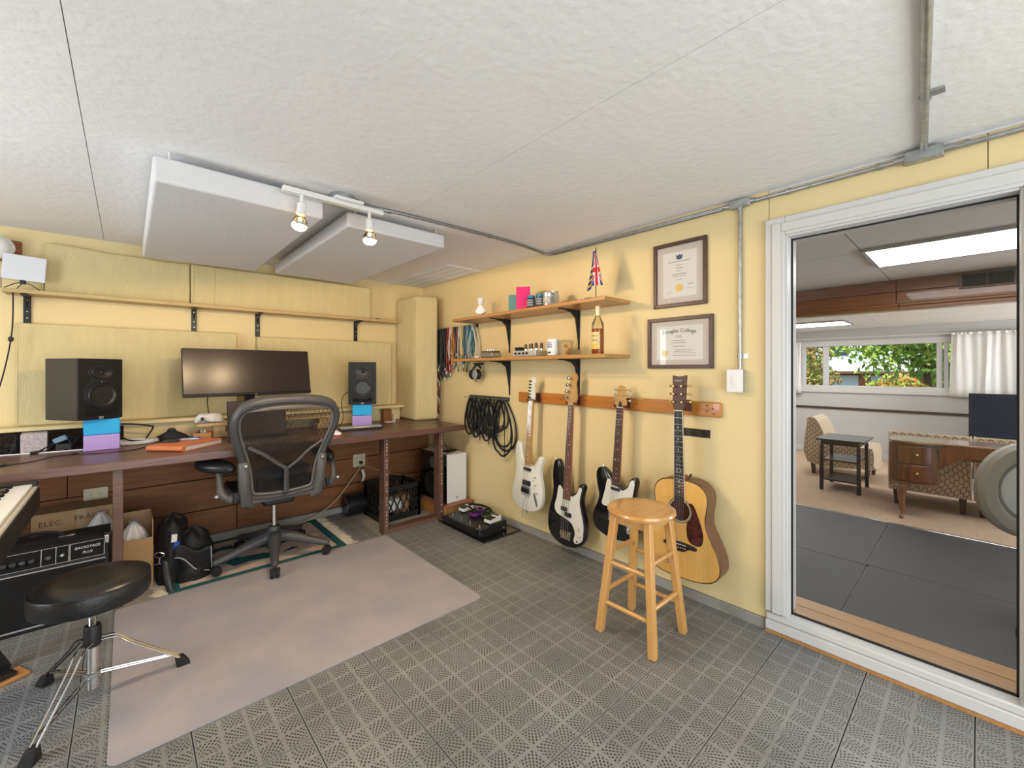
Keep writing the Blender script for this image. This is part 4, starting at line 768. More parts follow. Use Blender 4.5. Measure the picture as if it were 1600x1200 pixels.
MB().grid(lambda u, v: fs(u, v), 24, 18).build('cloth', mat('flag_blue', (.015, .04, .22), .8), t)
WH, RD, YL = ('flag_white', (.75, .74, .72)), ('flag_red', (.60, .02, .03)), ('flag_yellow', (.75, .50, .02))
for (pp) in (((.30, .12), (1, .98)), ((.98, .30), (.32, .92))): strip('white_saltire', WH, pp, .0006, .15); strip('red_saltire', RD, pp, .0012, .06)
strip('white_cross', WH, ((.30, .55), (1, .55)), .0018, .24); strip('white_cross', WH, ((.64, .05), (.64, 1)), .0018, .22); strip('red_cross', RD, ((.30, .55), (1, .55)), .0024, .14); strip('red_cross', RD, ((.64, .05), (.64, 1)), .0024, .13)
for k in range(4): strip('yellow_stripe', YL, ((.02, .45 + k * .15), (.28, .42 + k * .15)), .0012, .06); 
strip('white_stripe', WH, ((.27, .2), (.27, .98)), .0014, .05)
p = PX(920, 463, 2.07); tag(MB().prism(rrect(-.022, .022, 0, .006, .002), -.01, .01).build('small_clip', m_black, None, loc=(2.07, p.y, Z1), rot=(0, 0, -80)), 'tiny dark clip lying beside the flag stick', 'clip')
# lower shelf items
p = PX(767, 553, 2.12); t = thing('effect_box', 'small silver box with dark top on lower shelf', 'effect box', (2.12, p.y, Z2), -90); bx(-.072, .072, -.05, .05, .004, .04).build('case', mat('silver_case', (.42, .42, .40), .3, .8), t, bevel=.004); bx(-.066, .060, -.045, .045, .0405, .056).build('upper_case', mat('brown_grey_case', (.13, .10, .085), .4), t, bevel=.003)
for x in (-.05, .05):
    for y in (-.035, .035): MB().cyl((x, y, 0), (x, y, .004), .007, n=10).build('foot', m_rubber, t)
for x in (-.04, -.015, .01, .035): MB().cyl((x, 0, .056), (x, 0, .064), .007, n=12).build('knob', m_chrome, t)
p = PX(747, 558, 2.10); tag(MB().prism(rrect(-.025, .025, 0, .018, .006), -.02, .02).build('adhesive_roll', m_wht, None, bevel=.004, loc=(2.10, p.y, Z2), rot=(0, 0, -90)), 'small white packet at left end of lower shelf', 'packet')
p = PX(823, 552, 2.10); t = thing('tube_preamp', 'silver tube preamplifier with glass valves on lower shelf', 'amplifier', (2.12, p.y, Z2), -90); bx(-.105, .125, -.06, .06, .002, .042).build('chassis', mat('pale_silver_chassis', (.58, .57, .54), .35, .5), t, bevel=.003)
for x in (-.07, -.03, .01, .045): k_ = MB().lathe([(.008, 0), (.0075, .01)], (x, -.06, .022), (0, -1, 0), 14).build('knob', m_black, t)
for k, (x, y, hh) in enumerate(((-.03, .0, .05), (-.005, .02, .05), (.03, .0, .052), (.055, .02, .05), (.085, -.01, .055), (.108, .02, .055))):
    v_ = MB().lathe([(.011, 0), (.0115, .005), (.0115, hh * .8), (.008, hh * .95), (.002, hh)], (x, y, .042), n=16).build('valve', mat('smoky_valve_glass', (.10, .06, .04), .1, spec=.9), t); MB().cyl((x, y, .042), (x, y, .055), .0125, n=14).build('valve_base', m_chrome, v_)
g = MB(); loopcable(g, (-.085, -.01), .032, .028, 3.5, .004, random.Random(2), .006, .046); g.build('coiled_lead', m_rubber, t)
p = PX(864, 545, 2.10); t = thing('coffee_mug', 'white printed mug on the lower shelf', 'mug', (2.10, p.y, Z2), -90)
MB().lathe([(.030, 0), (.036, .004), (.038, .085), (.039, .110), (.0365, .110), (.034, .012), (.001, .010)], n=30).build('mug_body', m_wht, t); MB().tube(cat([(-.036, .01, .09), (-.062, .012, .085), (-.066, .012, .055), (-.058, .012, .03), (-.035, .01, .025)], 6, False), .005, 8).build('handle', m_wht, t)
def mark(nm, col, a0, a1, z0, z1): MB().grid(lambda u, v: (.0386 * math.sin(a0 + (a1 - a0) * u), -.0386 * math.cos(a0 + (a1 - a0) * u), z0 + (z1 - z0) * v), 8, 2).build(nm, mat('print_' + nm + col[0], col[1], .5), t)
for k, (c, z0, z1, a0, a1) in enumerate((((('r'), (.55, .06, .10)), .080, .090, -.4, .5), (('b', (.10, .25, .5)), .066, .076, -.5, .6), (('b', (.10, .25, .5)), .052, .062, -.5, .6), (('k', (.05, .05, .08)), .014, .026, -.35, .45))):
    for j in range(5): w_ = (a1 - a0) / 5; mark('printed_mark', c, a0 + j * w_, a0 + (j + .72) * w_, z0, z1)
p = PX(884, 545, 2.14); t = thing('plastic_tub', 'clear plastic tub with orange contents beside mug', 'tub', (2.14, p.y, Z2), -90)
MB().lathe([(.040, 0), (.043, .004), (.052, .085), (.054, .09), (.051, .088), (.041, .006), (.001, .005)], n=30).build('tub_body', glassmat('clear_tub_plastic', (.93, .93, .92), .35, .25), t); MB().lathe([(.054, .09), (.055, .095), (.04, .102), (.001, .104)], n=30).build('lid', glassmat('clear_lid_plastic', (.9, .9, .89), .35, .25), t)
for k in range(4): tag(MB().ell((0, 0, 0), (.014, .013, .012), 12, 8).build('orange_sweet', mat('orange_plastic', (.75, .27, .05), .5), None, loc=(2.14 - .012 + .02 * (k % 2), p.y - .025 + .014 * (k // 2), Z2 + .0185 + .022 * (k % 3))), 'small orange ball inside the clear plastic tub', 'ball', 'orange balls in the tub')
p = PX(934, 545, 2.075); t = thing('liquor_bottle', 'amber liquor bottle with cream label on lower shelf', 'bottle', (2.075, p.y, Z2), -90)
m_bgl = glassmat('bottle_glass', (.90, .86, .74), .9, .03)
MB().lathe([(.001, .003), (.033, .002), (.036, .006), (.036, .165), (.031, .190), (.018, .215), (.0135, .232), (.0125, .262)], n=32).build('glass_body', m_bgl, t)
MB().lathe([(.001, .005), (.0335, .005), (.0345, .008), (.0345, .150), (.001, .1502)], n=32).build('liquor', mat('amber_liquor', (.42, .10, .012), .12, spec=.7), t)
MB().lathe([(.0135, .225), (.0145, .228), (.0145, .262), (.0155, .263), (.0155, .283), (.012, .286)], n=24).build('cap', mat('gold_foil_cap', (.72, .58, .36), .35, .3), t)
MB().grid(lambda u, v: (.0364 * math.sin(-.95 + 1.9 * u), -.0364 * math.cos(-.95 + 1.9 * u), .03 + .10 * v), 16, 3).build('label_paper', mat('cream_label', (.78, .66, .30), .6, var=.25, vscale=60), t)
for z0, z1, c in ((.034, .06, ('gold_label', (.70, .48, .08))), (.078, .083, ('brown_print', (.25, .15, .06))), (.104, .109, ('brown_print', (.25, .15, .06)))): MB().grid(lambda u, v: (.0367 * math.sin(-.7 + 1.4 * u), -.0367 * math.cos(-.7 + 1.4 * u), z0 + (z1 - z0) * v), 12, 2).build('label_mark', mat(c[0], c[1], .5), t)
# ---------------------------------------------------------------- cable racks
def hang_loop(L, w, turns, r, rnd, y0=-.035, spread=.012):
    pts = []
    N = 20
    for i in range(int(turns * N)):
        a = i / N * 6.283; k = i // N; l = L * (1 - .07 * (k % 3) + rnd.uniform(-.02, .02)); s = math.sin(a); c = (1 - math.cos(a)) / 2
        pts.append((w * s * (c ** .45) * (1 + .12 * math.sin(k * 2.1)) + rnd.uniform(-.002, .002), y0 - .012 * math.sin(a * .5 + k) + spread * math.sin(k * 1.9), -l * c))
    return pts
rk = wthing('cable_rack', 'black metal hook rail holding coloured patch cables', 'cable rack', 3.29, 1.655, 0, 'wall cable racks'); bx(-.30, .30, -.012, -.001, -.012, .012).build('rail', m_blackm, rk, bevel=.002)
rk2 = wthing('cable_rack', 'dark metal hook rail holding the black cable coils', 'cable rack', 2.84, 1.020, 0, 'wall cable racks'); bx(-.27, .27, -.012, -.001, -.016, .016).build('rail', m_steel if False else mat('dark_grey_rail', (.10, .10, .105), .4, .5), rk2, bevel=.002)
hk = MB().tube([(0, -.01, 0), (0, -.075, -.004), (0, -.082, .008)], .0028, 6).mesh('hook', m_steel)
for r0, n, w in ((rk, 16, .285), (rk2, 9, .25)):
    for k in range(n):
        o = bpy.data.objects.new('hook', hk); COL.objects.link(o); o.parent = r0; o.location = (-w + 2 * w * k / (n - 1), 0, 0)
pcol = [('black', (.012, .012, .012))] * 5 + [('red', (.42, .03, .03)), ('white', (.62, .61, .58)), ('orange', (.60, .22, .03)), ('black', (.012, .012, .012)), ('brown', (.22, .10, .05)), ('white', (.62, .61, .58)), ('yellow', (.62, .46, .10)), ('blue', (.03, .12, .22)), ('grey', (.28, .28, .27)), ('teal', (.02, .20, .25)), ('white', (.62, .61, .58))]
rnd = random.Random(21); words = ['first', 'second', 'third', 'fourth', 'fifth', 'sixth', 'seventh', 'eighth', 'ninth', 'tenth', 'eleventh', 'twelfth', 'thirteenth', 'fourteenth', 'fifteenth', 'sixteenth']
for k in range(16):
    x = -.285 + .57 * k / 15; n, c = pcol[k]; last = k >= 14
    L = (.36 + .12 * rnd.random()) if k < 6 else (.26 + .18 * rnd.random()); L = .32 if k == 15 else L
    t = wthing('patch_cable', '%s patch cable hanging %s from left on upper hook rail' % (n, words[k]), 'cable', 3.29 - x, 1.653, 0, 'patch cables on the upper rail')
    g = MB(); mm = mat('cable_' + n, c, .5)
    if k == 15: g.tube(cat(hang_loop(L, .075, 3.0, .003, rnd, -.05), 2, False), .0042, 6)
    else:
        for j in range(5):       # folded strands falling from the hook
            l1, l2 = L * rnd.uniform(.7, 1.0), L * rnd.uniform(.55, 1.0); s = rnd.uniform(.008, .03); b1 = rnd.uniform(-.02, .02)
            g.tube(cat([(-s, -.03 - .008 * j, -l1), (-s * 1.1 + b1, -.032 - .008 * j, -l1 * .6), (-s * .7, -.03 - .008 * j, -l1 * .2), (0, -.03 - .008 * j, .006), (s * .7, -.03 - .008 * j, -l2 * .2), (s * 1.1 - b1, -.028 - .008 * j, -l2 * .6), (s, -.03 - .008 * j, -l2)], 5, False), .0042, 6)
            for q, l in ((-s, l1), (s, l2)): MB().cyl((q, -.03 - .008 * j, -l - .028), (q, -.03 - .008 * j, -l), .0055, n=8).build('plug', m_steel if (j + k) % 4 == 0 else (mm if k % 3 else m_black), t)
    g.build('cable_strands' if k != 15 else 'cable_loop', mm, t, kind='stuff')
for k, (x, L, w, tn, lb) in enumerate(((-0.225, 0.33, 0.085, 4, 'leftmost black cable coil on the lower hook rail'), (-0.165, 0.3, 0.07, 4, 'second black cable coil from left on lower rail'), (-0.1, 0.34, 0.07, 4, 'third black cable coil from left on lower rail'), (-0.04, 0.31, 0.06, 4, 'fourth black cable coil from left on lower rail'), (0.03, 0.36, 0.075, 4, 'middle black cable coil on the lower hook rail'), (0.09, 0.33, 0.06, 3, 'sixth black cable coil from left on lower rail'), (0.17, 0.27, 0.1, 4, 'wide black cable coil near right end of lower rail'), (0.235, 0.45, 0.15, 6, 'largest black cable coil hanging lowest at right end'))):
    t = wthing('cable_coil', lb, 'cable', 2.84 - x, 1.018, 0, 'black cable coils on the lower rail'); MB().tube(cat(hang_loop(L, w, tn, .004, rnd, -.030 - .012 * (k % 3)), 2, False), .0058, 6).build('cable_loops', m_rubber, t)
    e = L * .9; MB().tube([(.01, -.035, -.02), (.012, -.04, -e * .5), (.0 + .01 * (k % 3), -.04, -e - .03)], .0035, 6).build('tail', m_rubber, t); MB().cyl((.0 + .01 * (k % 3), -.04, -e - .065), (.0 + .01 * (k % 3), -.04, -e - .03), .006, n=8).build('jack_plug', m_chrome, t)
t = wthing('twisted_cable', 'red black and white twisted cable hanging in the corner', 'cable', 3.585, 1.35, .035)
for j, (n, c) in enumerate((('black', (.012, .012, .012)), ('red', (.45, .03, .03)), ('white', (.62, .61, .58)))):
    MB().tube([(.016 * math.cos(i * .45 + j * 2.09) + .01 * math.sin(i * .1), .012 * math.sin(i * .45 + j * 2.09) - .012, .0 - i * .0115) for i in range(60)], .0055, 6).build('strand', mat('cable_' + n, c, .5), t)
p = PX(745, 585, XR - .07); t = wthing('headphones', 'black headphones with grey ear pad hanging under lower shelf', 'headphones', p.y, p.z, .07)
MB().tube(cat([(-.045, .0, -.01), (-.055, .0, .04), (-.03, .01, .075), (.0, .02, .078), (.02, .03, .05)], 6, False), .009, 8).build('headband', m_black, t)
MB().lathe([(.02, .02), (.042, .018), (.046, 0), (.044, -.012), (.03, -.02)], (-.045, 0, 0), (-.4, .9, 0), 24).build('ear_cup', m_black, t)
e_ = MB().lathe([(.030, .030), (.043, .022), (.045, 0), (.044, -.016)], (.012, -.01, 0), (.25, 1, 0), 28).build('ear_cup', m_black, t); MB().lathe([(.044, -.016), (.041, -.024), (.030, -.026), (.001, -.022)], (.012, -.01, 0), (.25, 1, 0), 28).build('ear_pad', mat('grey_ear_pad', (.36, .35, .33), .8, bump=.3, bscale=60), e_)
bx(-.055, .03, .005, .05, .085, .10).build('hanger', m_blackm, t, bevel=.003); MB().tube(cat([(-.01, 0, -.04), (-.012, 0, -.06), (-.004, 0, -.065), (-.002, 0, -.05)], 5, False), .0025, 6).build('lead', mat('cable_red', (.42, .03, .03), .5), t)
# ---------------------------------------------------------------- guitar rail, hangers
gr = wthing('guitar_rail', 'long orange wooden rail holding four guitars', 'rail', 1.673, 1.010); m_rail = wood('orange_varnished_rail', (.60, .24, .045), (.48, .17, .028), 'x', .3, coat=.4)
bx(-.769, .769, -.026, -.001, 0, .078).build('board', m_rail, gr, bevel=.006, seg=3)
for x, z in ((-.66, .04), (-.33, .04), (-.10, .045), (.28, .045), (.70, .06), (.70, .03), (.73, .045), (.735, .018)): MB().cyl((x, -.0275, z), (x, -.0258, z), .005, n=10).build('screw', mat('dark_screw', (.12, .05, .02), .4), gr)
def hanger(y, z, label):
    t = wthing('guitar_hanger', label, 'hanger', y, z, .027, 'hangers on the guitar rail'); MB().prism(rrect(-.022, .022, -.012, .05, .008), -.010, -.0005).build('back_plate', wood('dark_walnut', (.14, .05, .025), (.09, .03, .015), 'x'), t, bevel=.002)
    g = MB()
    for s in (-1, 1): g.tube(cat([(0, -.01, .0), (s * .012, -.04, -.002), (s * .032, -.055, 0), (s * .034, -.085, .002), (s * .033, -.092, .012)], 5, False), .0055, 8)
    for o in g.build_each('prong', mat('dark_red_rubber', (.10, .02, .015), .5), t): pass
# ---------------------------------------------------------------- guitars (origin at the nut)
m_maple = wood('amber_maple', (.62, .36, .12), (.52, .28, .085), 'z', .45, coat=.05); m_rose = wood('rosewood', (.14, .055, .032), (.085, .032, .02), 'z', .4); m_ebony = mat('ebony', (.020, .014, .012), .35)
def frets(L, n): return [-L * (1 - 2 ** (-k / 12)) for k in range(1, n + 1)]
def neck(t, L, n, wn, wb, end, fb, back, yf, depth=.022, dots=True, thick=.006):
    MB().add([(sx * w / 2, y, z) for (w, z) in ((wn, .0), (wb, end)) for sx in (-1, 1) for y in (yf, yf + thick)], [(0, 1, 3, 2), (4, 6, 7, 5), (0, 2, 6, 4), (1, 5, 7, 3), (0, 4, 5, 1), (2, 3, 7, 6)]).build('fretboard', fb, t)
    MB().grid(lambda u, v: ((wn + (wb - wn) * v) / 2 * math.cos(math.pi * u), yf + thick + depth * math.sin(math.pi * u) ** .8, end * .97 * v), 12, 8).build('neck', back, t)
    g = MB()
    for z in frets(L, n):
        w = wn + (wb - wn) * (z / end)
        if z > end: g.box(-w / 2, w / 2, yf - .0012, yf, z - .0012, z + .0012)
    g.build('frets', m_chrome, t, kind='stuff'); fz = [0] + frets(L, n)
    if dots:
        g = MB()
        for k in (3, 5, 7, 9, 12, 15, 17, 19):
            if k < len(fz) and fz[k] > end:
                zc = (fz[k] + fz[k - 1]) / 2
                for xx in ((-.011, .011) if k == 12 else (0,)): g.cyl((xx, yf - .0008, zc), (xx, yf, zc), .0032, n=10)
        g.build_each('inlay_dot', m_wht, t)
    bx(-wn / 2, wn / 2, yf - .003, yf + thick, 0, .005).build('nut', m_ivory, t)
def strings(t, n, wn, wb, y0, y1, zb, r=.0006):
    g = MB()
    for k in range(n):
        f = k / (n - 1) - .5; g.cyl((f * wn * .82, y0, .004), (f * wb, y1, zb), r * (1.6 - k / n), n=5)
    g.build('strings', m_chrome, t, kind='stuff')
def tuner(t, x, z, yf, side, m_=None, post=True, key=True):
    b = MB().lathe([(.0055, 0), (.0055, -.010), (.004, -.014)], (x, yf, z), (0, 1, 0), 12).build('tuner_post', m_ or m_chrome, t)
    if key: k_ = MB().tube([(x, yf + .02, z), (x + side * .028, yf + .02, z)], .003, 8).build('tuner_shaft', m_ or m_chrome, t); MB().ell((x + side * .034, yf + .02, z), (.007, .010, .008), 10, 8).build('tuner_key', m_ or m_chrome, k_)
def GY(u, v, off): p = PX(u, v, XR - off); return p.y, p.z
YF = -.006
# white double-cutaway electric
y, z = GY(831, 627, .105); t = wthing('electric_guitar', 'white electric guitar at left end of the guitar rail', 'guitar', y, z, .105, 'guitars on the wall', roll=2.6, pitch=-2.0); hanger(y, z + .004, 'guitar hanger holding the white electric guitar')
body = cat([(-.030, -.450), (-.045, -.440), (-.066, -.405), (-.080, -.355), (-.094, -.318), (-.118, -.308), (-.140, -.328), (-.148, -.390), (-.140, -.455), (-.130, -.515), (-.137, -.580), (-.155, -.650), (-.160, -.715), (-.130, -.775), (-.05, -.806), (.05, -.805), (.130, -.765), (.160, -.690), (.148, -.600), (.126, -.525), (.126, -.470), (.136, -.430), (.136, -.402), (.120, -.387), (.098, -.394), (.080, -.425), (.058, -.460), (.032, -.470)], 5)
m_wg = mat('aged_white_lacquer', (.74, .73, .64), .2, coat=.6)
MB().prism(body, YF + .004, YF + .048, .010, .012).build('body', m_wg, t)
neck(t, .648, 21, .042, .056, -.475, m_maple, m_maple, YF - .004)
MB().prism(cat([(-.021, .004), (-.026, .03), (-.034, .055), (-.030, .10), (-.024, .15), (-.012, .172), (.012, .180), (.030, .165), (.030, .140), (.018, .125), (.022, .09), (.028, .04), (.021, .004)], 5), YF + .002, YF + .016).build('headstock', mat('cream_headstock', (.78, .76, .66), .25, coat=.4), t, bevel=.002)
for k in range(6): tuner(t, -.017 + .004 * k * .3, .028 + .0235 * k, YF + .002, -1, m_black)
bx(-.021, .021, YF - .008, YF - .002, .006, .022).build('locking_nut', m_steel, t, bevel=.002)
MB().prism(rrect(-.037, .037, -.512, -.490, .009), YF - .010, YF + .006).build('neck_pickup', m_black, t, bevel=.003); MB().prism(rrect(-.038, .038, -.620, -.585, .004), YF - .010, YF + .006).build('bridge_pickup', m_black, t, bevel=.002)
b_ = MB().prism(rrect(-.044, .044, -.672, -.630, .004), YF - .010, YF + .006).build('tremolo_bridge', m_steel, t, bevel=.002)
for k in range(6): bx(-.036 + k * .013, -.026 + k * .013, YF - .02, YF - .009, -.672, -.640).build('saddle', m_blackm, b_, bevel=.001); MB().cyl((-.031 + k * .013, YF - .016, -.69), (-.031 + k * .013, YF - .016, -.672), .004, n=8).build('fine_tuner', m_chrome, b_)
MB().tube([(.030, YF - .015, -.665), (.012, YF - .035, -.74), (.008, YF - .036, -.79), (.008, YF - .036, -.85)], .0028, 8).build('tremolo_arm', m_chrome, t)
for x, zz in ((.085, -.545), (.095, -.60), (.108, -.655)): MB().cyl((x, YF - .006, zz), (x, YF + .005, zz), .0045, n=12).build('control_stud', m_steel, t)
for x, zz in ((.07, -.57), (.075, -.63), (.12, -.70)): MB().cyl((x, YF - .002, zz), (x, YF + .005, zz), .003, n=10).build('mini_switch', m_steel, t)
MB().prism(cat([(.075, -.665), (.092, -.668), (.122, -.735), (.108, -.742)], 4), YF - .001, YF + .006).build('jack_plate', m_steel, t); strings(t, 6, .04, .052, YF - .006, YF - .018, -.66)
for x, zz in ((-.118, -.34), (.0, -.812)): MB().lathe([(.006, 0), (.004, .012), (.007, .016)], (x, YF + .026, zz), (0, 0, 1 if zz > -.5 else -1), 12).build('strap_button', m_chrome, t)
# black bass
y, z = GY(893, 632, .105); t = wthing('bass_guitar', 'black bass guitar with white pickguard on guitar rail', 'bass guitar', y, z, .105, 'guitars on the wall', roll=1.9, pitch=-1.6); hanger(y, z + .004, 'guitar hanger holding the black bass guitar')
body = cat([(-.034, -.580), (-.044, -.570), (-.052, -.530), (-.060, -.470), (-.070, -.420), (-.086, -.392), (-.108, -.385), (-.130, -.400), (-.142, -.440), (-.143, -.510), (-.135, -.580), (-.140, -.650), (-.162, -.740), (-.170, -.820), (-.150, -.900), (-.08, -.945), (.02, -.955), (.11, -.925), (.160, -.855), (.162, -.770), (.138, -.690), (.122, -.630), (.128, -.575), (.138, -.535), (.130, -.514), (.108, -.510), (.090, -.530), (.075, -.565), (.052, -.590), (.034, -.596)], 5)
m_bl = mat('black_lacquer', (.008, .008, .010), .12, coat=.6); m_pg = mat('white_pickguard', (.76, .75, .68), .3)
MB().prism(body, YF + .004, YF + .050, .010, .012).build('body', m_bl, t)
MB().prism(cat([(-.032, -.588), (-.060, -.560), (-.080, -.570), (-.090, -.640), (-.106, -.705), (-.085, -.748), (-.02, -.765), (.045, -.785), (.078, -.835), (.072, -.895), (.098, -.905), (.138, -.875), (.146, -.83), (.143, -.765), (.122, -.695), (.106, -.635), (.112, -.580), (.120, -.545), (.108, -.532), (.095, -.545), (.080, -.578), (.055, -.602), (.034, -.607)], 5), YF + .0005, YF + .006).build('pickguard', m_pg, t, bevel=.001)
m_rose2 = wood('brown_rosewood', (.24, .090, .045), (.17, .06, .03), 'z', .4)
neck(t, .864, 20, .042, .062, -.640, m_rose2, m_maple, YF - .004)
MB().prism(cat([(-.021, .004), (-.040, .02), (-.056, .045), (-.048, .065), (-.030, .085), (-.024, .12), (-.016, .165), (-.010, .195), (.008, .212), (.032, .205), (.040, .175), (.032, .15), (.036, .10), (.044, .055), (.040, .028), (.021, .004)], 5), YF + .002, YF + .017).build('headstock', m_maple, t, bevel=.002)
for k, (x, zz) in enumerate(((-.022, .045), (-.012, .085), (-.006, .13), (.002, .175))): MB().lathe([(.010, 0), (.008, -.012), (.011, -.016)], (x, YF + .002, zz), (0, 1, 0), 14).build('tuner_post', m_chrome, t); k_ = MB().cyl((x, YF + .022, zz), (x - .045, YF + .022, zz), .0035, n=8).build('tuner_shaft', m_chrome, t); MB().ell((x - .054, YF + .022, zz), (.012, .004, .013), 12, 8).build('tuner_key', m_chrome, k_)
MB().prism(rrect(-.042, .008, -.718, -.690, .005), YF - .010, YF + .002).build('pickup', m_black, t, bevel=.003); MB().prism(rrect(-.008, .045, -.750, -.722, .005), YF - .010, YF + .002).build('pickup', m_black, t, bevel=.003)
b_ = bx(-.042, .042, YF - .002, YF + .006, -.905, -.852).build('bridge', m_chrome, t, bevel=.002)
for k in range(4): MB().cyl((-.030 + k * .02, YF - .010, -.88), (-.030 + k * .02, YF - .010, -.855), .007, n=12).build('saddle', mat('brass_saddle', (.72, .55, .30), .3, 1), b_)
for x, zz in ((.110, -.80), (.118, -.848)): MB().lathe([(.010, 0), (.010, -.014), (.007, -.017)], (x, YF, zz), (0, 1, 0), 18).build('control_knob', m_ivory, t)
MB().cyl((.100, YF - .004, -.888), (.100, YF + .002, -.888), .006, n=12).build('output_jack', m_black, t); strings(t, 4, .04, .058, YF - .007, YF - .012, -.87, .0011)
for x, zz in ((-.130, -.397), (.0, -.957)): MB().lathe([(.006, 0), (.004, .012), (.007, .016)], (x, YF + .026, zz), (0, 0, 1 if zz > -.5 else -1), 12).build('strap_button', m_chrome, t)
# black single-cutaway
y, z = GY(969.5, 637, .105); t = wthing('electric_guitar', 'black electric guitar with white pickguard behind the wooden stool', 'guitar', y, z, .105, 'guitars on the wall', roll=2.2, pitch=-2.0); hanger(y, z + .004, 'guitar hanger holding the black electric guitar')
body = cat([(-.030, -.440), (-.050, -.418), (-.075, -.397), (-.105, -.382), (-.132, -.386), (-.148, -.410), (-.150, -.445), (-.138, -.500), (-.124, -.555), (-.132, -.605), (-.155, -.660), (-.162, -.715), (-.135, -.765), (-.06, -.793), (.03, -.795), (.11, -.770), (.155, -.710), (.155, -.650), (.130, -.585), (.122, -.530), (.130, -.470), (.136, -.430), (.128, -.405), (.108, -.402), (.090, -.420), (.078, -.452), (.055, -.475), (.030, -.478)], 5)
MB().prism(body, YF + .004, YF + .048, .006, .007).build('body', m_bl, t)
MB().prism(cat([(-.030, -.455), (-.050, -.440), (-.066, -.455), (-.078, -.520), (-.090, -.570), (-.092, -.606), (-.04, -.612), (.03, -.615), (.060, -.620), (.098, -.610), (.110, -.540), (.120, -.475), (.124, -.435), (.116, -.416), (.102, -.418), (.092, -.436), (.080, -.465), (.055, -.486), (.030, -.488)], 5), YF + .0005, YF + .006).build('pickguard', m_pg, t, bevel=.001)
neck(t, .648, 21, .042, .056, -.472, m_rose, m_maple, YF - .004)
MB().prism(cat([(-.021, .004), (-.034, .014), (-.040, .032), (-.030, .06), (-.027, .10), (-.020, .125), (.0, .134), (.020, .125), (.027, .10), (.030, .06), (.040, .032), (.034, .014), (.021, .004)], 5), YF + .002, YF + .016).build('headstock', m_maple, t, bevel=.002)
MB().prism(cat([(-.012, .006), (-.010, .022), (0, .042), (.010, .022), (.012, .006)], 4), YF, YF + .003).build('truss_rod_cover', m_black, t)
for k in range(3):
    for s in (-1, 1): tuner(t, s * (.019 - .001 * k), .045 + .031 * k, YF + .002, s, m_gold if False else m_chrome)
MB().prism(rrect(-.032, .032, -.500, -.484, .007), YF - .008, YF + .002).build('neck_pickup', m_chrome if False else m_black, t, bevel=.003)
b_ = bx(-.040, .040, YF - .003, YF + .006, -.690, -.628).build('bridge_plate', m_chrome, t, bevel=.002)
for k in range(3): MB().cyl((-.024 + k * .024, YF - .010, -.672), (-.024 + k * .024, YF - .010, -.655), .006, n=12).build('saddle', m_chrome, b_)
cpn = MB().prism(rrect(.088, .118, -.735, -.605, .014), YF, YF + .006).build('control_plate', m_chrome, t, bevel=.001)
for zz in (-.665, -.705): MB().lathe([(.009, 0), (.009, -.015), (.007, -.017)], (.103, YF, zz), (0, 1, 0), 18).build('control_knob', m_chrome, cpn)
strings(t, 6, .04, .052, YF - .006, YF - .012, -.665); MB().lathe([(.006, 0), (.004, .012), (.007, .016)], (-.115, YF + .026, -.380), (0, 0, 1), 12).build('strap_button', m_chrome, t)
# acoustic
y, z = GY(1061, 642, .135); t = wthing('acoustic_guitar', 'honey acoustic guitar with dark pickguard beside the opening', 'guitar', y, z, .135, 'guitars on the wall', roll=-1.0, pitch=-.5); hanger(y, z + .004, 'guitar hanger holding the acoustic guitar')
hb = [(0, -.362), (.055, -.364), (.105, -.378), (.138, -.412), (.146, -.455), (.140, -.505), (.133, -.550), (.138, -.595), (.162, -.650), (.190, -.710), (.203, -.765), (.196, -.815), (.160, -.853), (.100, -.872), (.04, -.878)]
body = cat(hb + [(-x, q) for x, q in hb[::-1][:-1]], 4)
MB().prism(body, YF + .006, YF + .112, .004, .004).build('body_sides', wood('rosewood_sides', (.20, .10, .055), (.14, .065, .035), 'z', .35, coat=.3), t)
top = offset_poly(body, .004); m_spr = wood('honey_spruce', (.80, .47, .13), (.74, .41, .10), 'z', .25, scale=14, coat=.5, knots=.08)
MB().prism(top, YF + .001, YF + .008).build('soundboard', m_spr, t)
g = MB().tube([(x, YF + .003, q) for x, q in offset_poly(body, .001)], .003, 6, closed=True).build('binding', mat('dark_binding', (.10, .05, .02), .4), t)
hz = -.525; MB().lathe([(.001, .0), (.051, .0)], (0, YF + .0004, hz), (0, 1, 0), 40).build('soundhole', mat('brown_hole_interior', (.10, .030, .014), .8), t)
MB().lathe([(.0515, 0), (.0515, -.0014), (.054, -.0014), (.054, 0)], (0, YF + .001, hz), (0, 1, 0), 40).build('rosette', m_black, t); MB().lathe([(.054, 0), (.054, -.0012), (.063, -.0012), (.063, 0)], (0, YF + .001, hz), (0, 1, 0), 40).build('rosette', mat('pearl_rosette', (.40, .34, .22), .3), t); MB().lathe([(.063, 0), (.063, -.0014), (.066, -.0014), (.066, 0)], (0, YF + .001, hz), (0, 1, 0), 40).build('rosette', m_black, t)
MB().prism(cat([(.052, -.480), (.075, -.488), (.105, -.560), (.122, -.630), (.112, -.680), (.080, -.690), (.045, -.672), (.036, -.62), (.040, -.582), (.058, -.560), (.066, -.525), (.060, -.500)], 5), YF - .0012, YF + .001).build('pickguard', mat('tortoise_pickguard', (.035, .008, .008), .15, var=.6, vscale=40, col2=(.09, .02, .015)), t)
MB().prism(cat([(-.085, -.700), (-.04, -.690), (.0, -.688), (.04, -.690), (.085, -.700), (.085, -.716), (.05, -.718), (.02, -.736), (-.02, -.736), (-.05, -.718), (-.085, -.716)], 4), YF - .009, YF + .001).build('bridge', m_ebony, t, bevel=.002); bx(-.036, .036, YF - .012, YF - .008, -.702, -.699).build('saddle', m_ivory, t)
